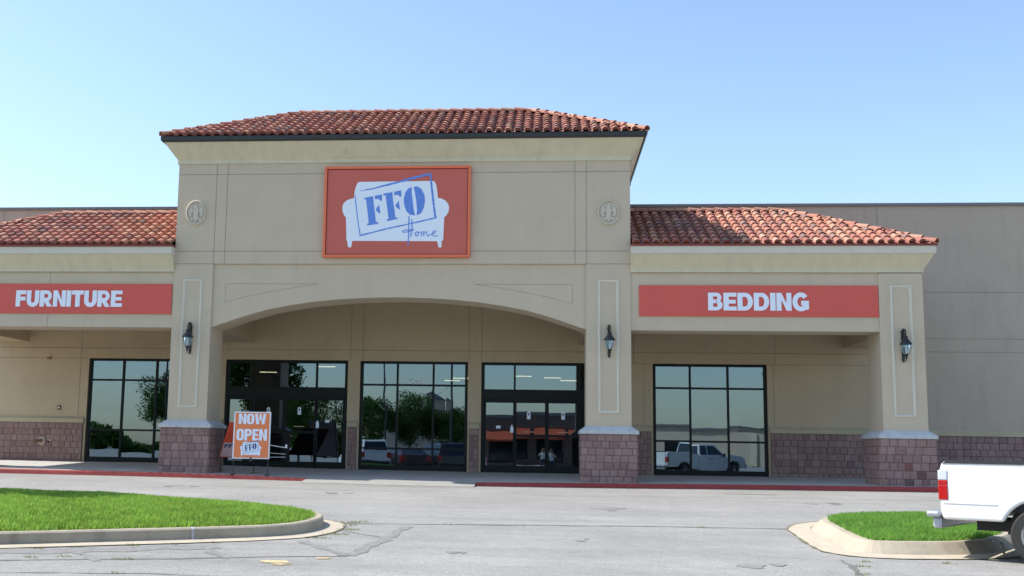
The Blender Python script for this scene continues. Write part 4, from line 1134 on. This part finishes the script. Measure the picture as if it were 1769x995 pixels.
# ------------------------------------------------------------------ vehicles
rubber = mat('tyre_rubber', (.02, .02, .02), .8); rimm = mat('alloy_rim', (.45, .45, .46), .3, metal=.8)
chrome = mat('bumper_metal', (.42, .44, .48), .35, .1, 4, metal=.5)
tail_r = mat('tail_lamp_red', (.45, .012, .012), .15, coat=1.); tail_w = mat('tail_lamp_clear', (.6, .64, .7), .15, coat=1.)
def wheel(t, x, y, r, side):
    prof = [(r*.62, -.10), (r*.93, -.10), (r, -.07), (r, .07), (r*.93, .10), (r*.62, .10)]
    mb = MB(); mb.lathe(prof, seg=28); mb.xform(Matrix.Translation((x, y, r)) @ Matrix.Rotation(R(90), 4, 'X')); w_ = mb.build('wheel', rubber, t, local=True, smooth=True)
    mb = MB(); mb.lathe([(r*.64, .098), (r*.63, .112), (r*.56, .106), (r*.2, .114), (.15*r, .125), (.001, .126)], seg=24)
    mb.xform(Matrix.Translation((x, y, r)) @ Matrix.Rotation(R(90 if side < 0 else -90), 4, 'X')); mb.build('rim', rimm, w_, local=True, smooth=True)
    mb = MB()
    for k in range(6):
        a = 2*math.pi*k/6; q = [(r*.24, -.05), (r*.53, -.115), (r*.55, 0), (r*.53, .115), (r*.24, .05)]
        q = [(u*math.cos(a)-v*math.sin(a)*r/.34, u*math.sin(a)+v*math.cos(a)*r/.34) for u, v in q]
        mb.raw([(u, v, .108) for u, v in q]+[(u, v, .1165) for u, v in q], [(5, 6, 7, 8, 9), (0, 1, 6, 5), (1, 2, 7, 6), (2, 3, 8, 7), (3, 4, 9, 8), (4, 0, 5, 9)])
    mb.xform(Matrix.Translation((x, y, r)) @ Matrix.Rotation(R(90 if side < 0 else -90), 4, 'X')); mb.build('rim_slots', blk, w_, local=True)
def prof_side(x0, x1, zb, top, arches, r):
    """closed side outline; top: list of (x,z) from x0 to x1"""
    pts = [(x0, zb)]
    for ax in arches:
        pts += [(ax-r*math.cos(a), max(zb, .34+r*math.sin(a))) for a in np.linspace(math.asin(max(-1, min(1, (zb-.34)/r))), math.pi-math.asin(max(-1, min(1, (zb-.34)/r))), 14)]
    pts += [(x1, zb)]+[(a, b) for a, b in top[::-1]]
    return pts
def pickup(paint, label):
    """ext-cab pickup, tail at x=0, nose at x=5.1, width 1.76"""
    t = thing('pickup_truck', label, 'pickup truck')
    H = .88
    top = [(0.0, 1.10), (.03, 1.20), (.10, 1.225), (2.0, 1.225), (2.02, .50)]
    for s_ in (-1, 1):
        ybase = s_*H; p = prof_side(.03, 2.0, .50, [(0.0, .60), (0.0, 1.10), (.03, 1.205), (.10, 1.225), (2.0, 1.225)], [1.12], .43)
        mb = MB(); mb.prism(p, min(ybase, ybase-s_*.10), max(ybase, ybase-s_*.10)); mb.build('bed_side', paint, t, local=True, bevel=.03, fixn=True)
    mb = MB(); mb.box(0.012, .09, -.72, .72, .60, 1.20); mb.build('tailgate', paint, t, local=True, bevel=.02)
    mb = MB(); mb.box(.1, 2.0, -.77, .77, .62, .72); mb.box(1.93, 2.0, -.77, .77, .72, 1.2); mb.build('bed_floor', blk, t, local=True)
    cab = prof_side(2.02, 5.0, .42, [(2.02, 1.16), (3.55, 1.16), (3.75, 1.13), (4.7, 1.05), (4.95, .95), (5.02, .7)], [4.22], .43)
    mb = MB(); mb.prism(cab, -H, H); mb.build('cab_body', paint, t, local=True, bevel=.045, fixn=True)
    mb = MB(); lo = [(2.05, -.82, 1.15), (3.72, -.82, 1.13), (3.72, .82, 1.13), (2.05, .82, 1.15)]; hi = [(2.15, -.66, 1.70), (3.15, -.66, 1.71), (3.15, .66, 1.71), (2.15, .66, 1.70)]
    mb.raw(lo+hi, [(4, 5, 6, 7), (0, 1, 5, 4), (1, 2, 6, 5), (2, 3, 7, 6), (3, 0, 4, 7)]); gh = mb.build('cab_roof', paint, t, local=True, bevel=.05)
    g = MB()
    def on(s_, x, f):  # point on side glass: f 0 belt .. 1 roof
        return (x, s_*(.82-.16*f+.006), 1.15+.55*f)
    for s_ in (-1, 1):
        for a, b, c, d in ((2.18, 2.58, 2.22, 2.58), (2.64, 3.55, 2.64, 3.12)):
            q = [on(s_, a, .10), on(s_, b, .10), on(s_, d, .86), on(s_, c, .86)]; g.face(q if s_ < 0 else q[::-1])
    g.face([(3.66, -.72, 1.20), (3.66, .72, 1.20), (3.20, .60, 1.66), (3.20, -.60, 1.66)]); g.face([(2.06, .7, 1.22), (2.06, -.7, 1.22), (2.135, -.6, 1.64), (2.135, .6, 1.64)])
    g.v = [(x+(.012 if x > 3.19 and abs(y) < .73 else (-.012 if x < 2.14 else 0)), y, z) for x, y, z in g.v]
    g.build('windows', car_glass, t, local=True)
    # tail lamps wrap the rear corner
    for s_ in (-1, 1):
        for nm, z0, z1, mm in (('tail_lamp', .74, .93, tail_r), ('tail_lamp', .98, 1.10, tail_r), ('reversing_lamp', .935, .975, tail_w)):
            mb = MB(); a, b = s_*.73, s_*(H+.012)
            if nm == 'tail_lamp' and z0 > .9: z0, z1, mm, nm = .985, 1.11, tail_w, 'reversing_lamp'
            elif nm == 'reversing_lamp': z0, z1, mm, nm = .93, .985, tail_r, 'tail_lamp'
            mb.box(-.014, .10, min(a, b), max(a, b), z0, z1); mb.build(nm, mm, t, local=True, bevel=.012)
    mb = MB(); mb.box(-.17, .0, -.90, .90, .52, .60); mb.box(-.12, .0, -.82, .82, .38, .52); mb.build('rear_bumper', chrome, t, local=True, bevel=.03)
    mb = MB(); mb.box(4.92, 5.12, -.86, .86, .42, .62); mb.build('front_bumper', chrome, t, local=True, bevel=.04)
    mb = MB(); mb.box(4.9, 5.03, -.5, .5, .68, .88); mb.build('grille', blk, t, local=True, bevel=.02)
    for s_ in (-1, 1):
        mb = MB(); mb.box(4.86, 5.02, min(s_*.54, s_*.85), max(s_*.54, s_*.85), .70, .88); mb.build('headlight', tail_w, t, local=True, bevel=.02)
        mb = MB(); mb.box(3.42, 3.55, min(s_*.90, s_*1.05), max(s_*.90, s_*1.05), 1.12, 1.27); mb.build('mirror', blk, t, local=True, bevel=.02)
        mb = MB(); mb.box(2.60, 2.606, min(s_*.879, s_*.884), max(s_*.879, s_*.884), .5, 1.14); mb.box(3.6, 3.606, min(s_*.879, s_*.884), max(s_*.879, s_*.884), .5, 1.12); mb.box(2.70, 2.86, min(s_*.879, s_*.90), max(s_*.879, s_*.90), .97, 1.0); mb.build('door_trim', blk, t, local=True)
        for wx in (1.12, 4.22): wheel(t, wx, s_*.77, .34, s_)
        mb = MB()
        for wx in (1.12, 4.22): mb.prism([(wx+.42*math.cos(a), .34+.42*math.sin(a)) for a in np.linspace(0, math.pi, 14)], min(s_*.60, s_*.62), max(s_*.60, s_*.62))
        mb.build('wheel_well', blk, t, local=True, fixn=True)
    mb = MB(); mb.box(.3, 4.8, -.42, .42, .36, .50); mb.build('chassis', blk, t, local=True)
    mb = MB(); mb.box(1.55, 1.70, -.886, -.879, .93, 1.07); mb.box(1.995, 2.015, -.886, -.879, .5, 1.2); mb.build('panel_gaps', mat('panel_gap_grey', (.35, .35, .35), .6), t, local=True)
    mb = MB(); mb.tube([(-.03, -.60, .56), (-.03, .60, .56)], .012, 6); mb.build('bumper_step_trim', blk, t, local=True)
    mb = MB(); mb.prism([(.04, .70), (.66, .70), (.66, .715), (.04, .715)], -.889, -.879); mb.build('body_crease', paint, t, local=True, fixn=True)
    mb = MB(); mb.prism([(.04, 1.195), (1.99, 1.195), (1.99, 1.235), (.12, 1.235)], -.89, -.74); mb.build('bed_rail_cap', blk, t, local=True, fixn=True)
    return t
white_car = mat('white_car_paint', (.80, .80, .79), .3, coat=.6)
tr = pickup(white_car, 'white pickup truck with wrap tail lamps parked by the right grass island')
tz = lot(7.5, -15.8)
tr.location = (5.50, -14.75, tz); tr.rotation_euler = (0, 0, R(-35))
def suv(paint, label, top=None, cat='suv', L=4.7, h=1.72):
    """nose at +x"""
    t = thing(cat.replace(' ', '_'), label, cat); H = .90
    p = prof_side(0, L, .34, [(0, .5), (.02, 1.02), (.1, 1.08), (L-1.25, 1.05), (L-.4, .93), (L-.05, .78), (L, .5)], [.85, L-.9], .40)
    mb = MB(); mb.prism(p, -H, H); mb.build('body', paint, t, local=True, bevel=.06, fixn=True)
    r0 = (.12 if cat == 'suv' else .75); r1 = L-1.3-.55
    lo = [(.04, -.84, 1.06), (L-1.15, -.84, 1.04), (L-1.15, .84, 1.04), (.04, .84, 1.06)]; hi = [(r0+.18, -.66, h), (r1-.2, -.66, h), (r1-.2, .66, h), (r0+.18, .66, h)]
    mb = MB(); mb.raw(lo+hi, [(4, 5, 6, 7), (0, 1, 5, 4), (1, 2, 6, 5), (2, 3, 7, 6), (3, 0, 4, 7)]); mb.build('roof', paint, t, local=True, bevel=.07)
    g = MB()
    def lerp(a, b, f): return tuple(a[i]+(b[i]-a[i])*f for i in range(3))
    def gl(a, b, c, d, o):
        q = [lerp(lerp(a, b, u), lerp(d, c, u), v) for u, v in ((.07, .12), (.93, .12), (.93, .85), (.07, .85))]; g.face([tuple(x+y for x, y in zip(p_, o)) for p_ in q])
    gl(lo[0], lo[1], hi[1], hi[0], (0, -.008, 0)); gl(lo[2], lo[3], hi[3], hi[2], (0, .008, 0)); gl(lo[1], lo[2], hi[2], hi[1], (.008, 0, .004)); gl(lo[3], lo[0], hi[0], hi[3], (-.008, 0, .003))
    g.build('windows', car_glass, t, local=True)
    for s_ in (-1, 1):
        mb = MB(); mb.box(-.02, .10, min(s_*.66, s_*.91), max(s_*.66, s_*.91), .72, 1.02); mb.build('tail_lamp', tail_r, t, local=True, bevel=.02)
        mb = MB(); mb.box(L-.16, L-.0, min(s_*.56, s_*.86), max(s_*.56, s_*.86), .64, .78); mb.build('headlight', tail_w, t, local=True, bevel=.02)
        for wx in (.85, L-.9): wheel(t, wx, s_*.80, .34, s_)
        mb = MB(); mb.box(1.2, 2.6, min(s_*.60, s_*.63), max(s_*.60, s_*.63), h+.0, h+.04); mb.build('roof_rail', blk, t, local=True)
    mb = MB(); mb.box(-.08, .1, -.84, .84, .36, .55); mb.build('rear_bumper', blk, t, local=True, bevel=.03); mb = MB(); mb.box(L-.12, L+.05, -.84, .84, .36, .52); mb.build('front_bumper', blk, t, local=True, bevel=.03)
    return t
def put(t, x, y, deg): t.location = (x, y, lot(x, y)); t.rotation_euler = (0, 0, R(deg)); return t
put(suv(white_car, 'white suv in the lot reflected at the left of the middle window'), -9.3, -21.2, -115)
put(suv(mat('dark_grey_paint', (.03, .033, .04), .3, coat=.6), 'dark grey suv in the lot reflected at the right of the middle window'), -4.9, -22.6, -118)
put(suv(mat('maroon_paint', (.07, .03, .03), .3, coat=.6), 'dark maroon sedan in the lot between the two reflected suvs', cat='sedan', L=4.5, h=1.42), -7.0, -22.0, -116)
put(suv(mat('black_paint', (.012, .012, .014), .3, coat=.6), 'black suv in the lot beyond the white pickup', cat='suv'), 12.0, -15.2, -40)
put(suv(white_car, 'white sedan further back in the lot', cat='sedan', L=4.5, h=1.42), -4.2, -44, 160)

# ------------------------------------------------------------------ trees
def tree(x, y, h, r, label, seed, leaves=9000, z=None, name='tree'):
    rs = np.random.default_rng(seed); rd = random.Random(seed)
    z = lot(x, y)+.05 if z is None else z
    t = thing(name, label, 'tree', (x, y, z))
    mb = MB(); th = h*.42
    mb.tube([(0, 0, -.1), (.03, .02, th*.5), (0, .05, th), (.05, 0, h*.7)], [.14, .11, .09, .04], 8)
    for k in range(9):
        a = rd.uniform(0, 6.28); z0 = rd.uniform(th*.75, h*.7); q = r*rd.uniform(.5, .85)
        mb.tube([(0, 0, z0), (q*.5*math.cos(a), q*.5*math.sin(a), z0+q*.4), (q*math.cos(a), q*math.sin(a), z0+q*.6)], [.05, .03, .012], 5)
    mb.build('trunk', bark, t, local=True, smooth=True)
    nc = 34; cz = (th+h)/2+.1
    C_ = rs.normal(0, 1, (nc, 3)); C_ /= np.linalg.norm(C_, axis=1)[:, None]; C_ *= rs.uniform(.35, 1, (nc, 1))**.6
    C_ = C_*np.array([r*.85, r*.85, (h-th)*.48])+np.array([0, 0, cz]); cr = rs.uniform(.22, .42, nc)*r
    idx = rs.integers(0, nc, leaves); d = rs.normal(0, 1, (leaves, 3)); d /= np.linalg.norm(d, axis=1)[:, None]
    p = C_[idx]+d*(cr[idx]*rs.uniform(.3, 1, leaves)**.5)[:, None]
    a = rs.normal(0, 1, (leaves, 3)); a /= np.linalg.norm(a, axis=1)[:, None]; b = np.cross(a, rs.normal(0, 1, (leaves, 3))); b /= np.linalg.norm(b, axis=1)[:, None]
    s_ = rs.uniform(.05, .10, (leaves, 1))*(r/2)**.5
    v = np.stack([p-a*s_, p-b*s_*.5, p+a*s_, p+b*s_*.5], 1)
    me = bpy.data.meshes.new('crown'); me.from_pydata(v.reshape(-1, 3).tolist(), [], np.arange(leaves*4).reshape(-1, 4).tolist())
    ca = me.color_attributes.new('tint', 'FLOAT_COLOR', 'POINT'); tn = (rs.uniform(.7, 1.3, nc)[idx]*rs.uniform(.75, 1.25, leaves))
    c = np.ones((leaves, 4, 4)); c[..., :3] = tn[:, None, None]; ca.data.foreach_set('color', c.ravel()); me.materials.append(tree_m)
    o = bpy.data.objects.new('crown', me); COL.objects.link(o); o.parent = t
    return t
tree(-13.3, -10.9, 6.4, 2.0, 'leafy tree at the left end of the left grass island', 1, 16000)
k = 2
for x, y, h, r, lab in ((-21, -55, 6.2, 3.2, 'broad tree far left across the lot'), (-15.5, -58, 5.6, 2.9, 'round tree second from the left across the lot'), (-11.8, -60, 5.8, 2.8, 'tall tree third from the left across the lot'),
                        (-31, -50, 7.4, 2.8, 'large tree at the far left edge across the lot'), (-8.2, -62, 5.2, 2.6, 'small tree nearest the orange awning building'), (26, -70, 7.5, 3, 'bushy tree at the right across the lot'), (33, -66, 8, 3.4, 'tallest tree at the far right across the lot')):
    tree(x, y, h, r, lab, k, 15000); k += 1
# far tree belt behind the camera
n_ = 52000; rs = np.random.default_rng(99)
ang = rs.uniform(0, 2*math.pi, n_); rad = rs.uniform(210, 235, n_); hh = (6+2.5*np.sin(ang*23)+2*np.sin(ang*61))*rs.uniform(0, 1, n_)**.8
p = np.stack([rad*np.cos(ang), rad*np.sin(ang), hh-2], 1); a = rs.normal(0, 1, (n_, 3)); a /= np.linalg.norm(a, axis=1)[:, None]; b = np.cross(a, rs.normal(0, 1, (n_, 3))); b /= np.linalg.norm(b, axis=1)[:, None]
v = np.stack([p-a*1.1, p-b*.9, p+a*1.1, p+b*.9], 1)
me = bpy.data.meshes.new('far_trees'); me.from_pydata(v.reshape(-1, 3).tolist(), [], np.arange(n_*4).reshape(-1, 4).tolist())
ca = me.color_attributes.new('tint', 'FLOAT_COLOR', 'POINT'); ca.data.foreach_set('color', np.ones(n_*16)); me.materials.append(tree_m)
o = bpy.data.objects.new('far_tree_belt', me); COL.objects.link(o); tag(o, 'distant belt of trees beyond the lot', 'trees', kind='stuff')

# ------------------------------------------------------------------ things across the lot (seen in the glass)
def lamp_post(x, y, h, label, gr):
    t = thing('light_pole', label, 'light pole', (x, y, lot(x, y)), 0, gr)
    mb = MB(); mb.lathe([(.3, 0), (.3, .7), (.28, .75)], seg=14); mb.build('footing', conc, t, local=True)
    mb = MB(); mb.tube([(0, 0, .7), (0, 0, h)], [.09, .06], 8); mb.build('pole', gutter_m, t, local=True, smooth=True)
    for s_ in (-1, 1):
        mb = MB(); mb.tube([(0, 0, h-.1), (s_*.5, 0, h)], .03, 6); mb.box(min(s_*.45, s_*.95), max(s_*.45, s_*.95), -.18, .18, h-.02, h+.12); mb.build('lamp_head', gutter_m, t, local=True)
lamp_post(-13.0, -50, 10, 'tall twin head light pole across the lot on the left', 'parking lot light poles'); lamp_post(-6.2, -34, 11, 'nearest tall light pole across the lot', 'parking lot light poles')
lamp_post(20.5, -62, 9, 'twin head light pole across the lot on the right', 'parking lot light poles'); lamp_post(-26, -34, 10, 'twin head light pole far left across the lot', 'parking lot light poles')
b2 = thing('restaurant_building', 'dark brown restaurant with orange awnings across the lot', 'restaurant', (.8, -75, lot(.8, -75)))
mb = MB(); mb.box(-7, 7, -10, 0, 0, 5.2); mb.build('wall', mat('brown_stone', (.16, .11, .09), .9, .2, 2, .5, 20), b2, local=True)
mb = MB(); mb.box(-7.2, 7.2, -10.2, .2, 5.201, 5.5); mb.build('roof', coping, b2, local=True)
for x0, x1 in ((-6, -2.6), (-1.6, 1.6), (2.6, 6)):
    mb = MB(); mb.box(x0, x1, .002, .06, .6, 2.7); f = mb.build('window', frame_m, b2, local=True)
    mb = MB(); mb.box(x0+.1, x1-.1, .062, .075, .7, 2.6); mb.build('pane', car_glass, f, local=True)
    mb = MB(); mb.prism([(.003, 3.9), (1.3, 2.9), (1.3, 2.7), (.003, 2.7)], x0-.3, x1+.3, 'x'); mb.build('awning', mat('awning_orange', (.42, .075, .03), .8), b2, local=True, fixn=True)
b3 = thing('retail_building', 'tan flat roofed shop across the lot on the right', 'shop', (19, -92, lot(19, -92)), R(32))
mb = MB(); mb.box(-7, 4, -12, 0, 0, 4.8); mb.box(4.001, 9, -12, .8, 0, 4.2); mb.build('wall', stucco, b3, local=True)
mb = MB(); mb.box(-7.2, 4.2, -12.2, .3, 4.801, 5.0); mb.build('roof', coping, b3, local=True)
mb = MB(); mb.box(-5, -1, .002, .08, 0, 3); mb.build('window', frame_m, b3, local=True)
mb = MB(); mb.box(5.5, 6.3, .802, 1.0, .1, 4.1); mb.build('pilaster', cream, b3, local=True)
b4 = thing('hotel_building', 'pale hotel with a square tower far beyond the trees', 'hotel', (-16.5, -130, lot(-16.5, -130)))
mb = MB(); mb.box(-9, 9, -12, 0, 0, 7); mb.build('wall', stucco_main, b4, local=True)
mb = MB(); mb.box(-1.2, 1.6, -4, .3, 7.001, 9.6); mb.build('tower', stucco_main, b4, local=True)
mb = MB(); mb.raw([(-1.6, -4.6, 9.601), (2.0, -4.6, 9.601), (2.0, .9, 9.601), (-1.6, .9, 9.601), (.2, -1.8, 10.5)], [(0, 1, 4), (1, 2, 4), (2, 3, 4), (3, 0, 4), (3, 2, 1, 0)]); mb.build('tower_roof', gutter_m, b4, local=True)
for x in (-7, -4, 4.5, 7):
    mb = MB(); mb.box(x-.6, x+.6, .002, .06, 4, 5.6); mb.build('window', frame_m, b4, local=True)

# ------------------------------------------------------------------ two people beside the camera
skin_m = mat('skin', (.50, .30, .21), .55); shirt_m = mat('white_shirt', (.72, .72, .70), .85, .05, 6); pants_m = mat('dark_trousers', (.035, .04, .055), .9); hair_m = mat('dark_hair', (.06, .035, .02), .6)
def person(x, y, rz, sc, label, shirt):
    V, E, Rr = [], [], []
    def v(p, r, par=None):
        V.append(p); Rr.append(r)
        if par is not None: E.append((par, len(V)-1))
        return len(V)-1
    pel = v((0, 0, .95), .15); wa_ = v((0, 0, 1.12), .135, pel); ch = v((0, -.01, 1.32), .155, wa_); nk = v((0, 0, 1.47), .06, ch); hd0 = v((0, .02, 1.55), .07, nk); hd = v((0, .03, 1.64), .098, hd0); v((0, .02, 1.73), .07, hd)
    for s_ in (-1, 1):
        hp = v((s_*.10, 0, .88), .10, pel); kn = v((s_*.12, .01, .50), .062, hp); an = v((s_*.13, -.01, .09), .042, kn); v((s_*.14, .14, .04), .035, an)
        shd = v((s_*.19, 0, 1.40), .06, ch); el = v((s_*.30, .16, 1.20), .043, shd); wr = v((s_*.10, .28, 1.54), .028, el); pm_ = v((s_*.075, .27, 1.60), .028, wr)
        for k, (dx, dz, ln) in enumerate(((-.03, .035, .8), (-.012, .045, 1), (.006, .045, 1), (.024, .035, .85))):
            f1 = v((s_*(.07-.0)+s_*dx*.0+s_*.0, .29+.0*k, 1.60+.012*k+.01), .011, pm_); v((s_*.045, .335, 1.605+.014*k), .009, f1)
        th_ = v((s_*.05, .25, 1.58), .011, pm_); v((s_*.03, .29, 1.565), .009, th_)
    me = bpy.data.meshes.new('body'); me.from_pydata(V, E, [])
    bm = bmesh.new(); bm.from_mesh(me); sl = bm.verts.layers.skin.verify(); bm.verts.ensure_lookup_table()
    for i, vt in enumerate(bm.verts): vt[sl].radius = (Rr[i], Rr[i]*(.72 if i in (0, 1, 2) else 1)); vt[sl].use_root = (i == 0)
    bm.to_mesh(me); bm.free()
    tmp = bpy.data.objects.new('tmp', me); COL.objects.link(tmp)
    tmp.modifiers.new('s', 'SKIN').use_smooth_shade = True; tmp.modifiers.new('u', 'SUBSURF').levels = 2
    dg = bpy.context.evaluated_depsgraph_get(); m2 = bpy.data.meshes.new_from_object(tmp.evaluated_get(dg)); bpy.data.objects.remove(tmp)
    m2.materials.clear()
    for q in (skin_m, shirt, pants_m): m2.materials.append(q)
    for p_ in m2.polygons:
        c = p_.center; arm = abs(c.x) > .20 or c.y > .17
        p_.material_index = 2 if c.z < 1.0 and c.z > .08 and not (c.y > .17 and c.z > .6) else (1 if c.z < 1.44 and not (c.y > .13 and c.z > 1.0) else (0 if c.z > .1 else 2)); p_.use_smooth = True
    t = thing('person', label, 'person', (x, y, lot(x, y)), rz); t.scale = (sc, sc, sc)
    b = bpy.data.objects.new('body', m2); COL.objects.link(b); b.parent = t
    mb = MB(); mb.lathe([(.0, .135), (.06, .12), (.1, .07), (.112, .0), (.10, -.07)], (0, .0, 1.67), 14, 1, 1.05); mb.build('hair', hair_m, t, local=True, smooth=True)
    mb = MB(); mb.box(-.065, .065, .28, .33, 1.57, 1.66); mb.tube([(0, .33, 1.61), (0, .38, 1.61)], .033, 12); mb.build('camera', blk, t, local=True)
    return t
person(0.0, -30.52, 0, .9, 'person in white shirt raising a camera, standing at the viewpoint', shirt_m)
person(.72, -30.6, R(6), .87, 'shorter person in grey shirt holding a camera beside the other photographer', mat('pale_grey_shirt', (.5, .52, .55), .85))
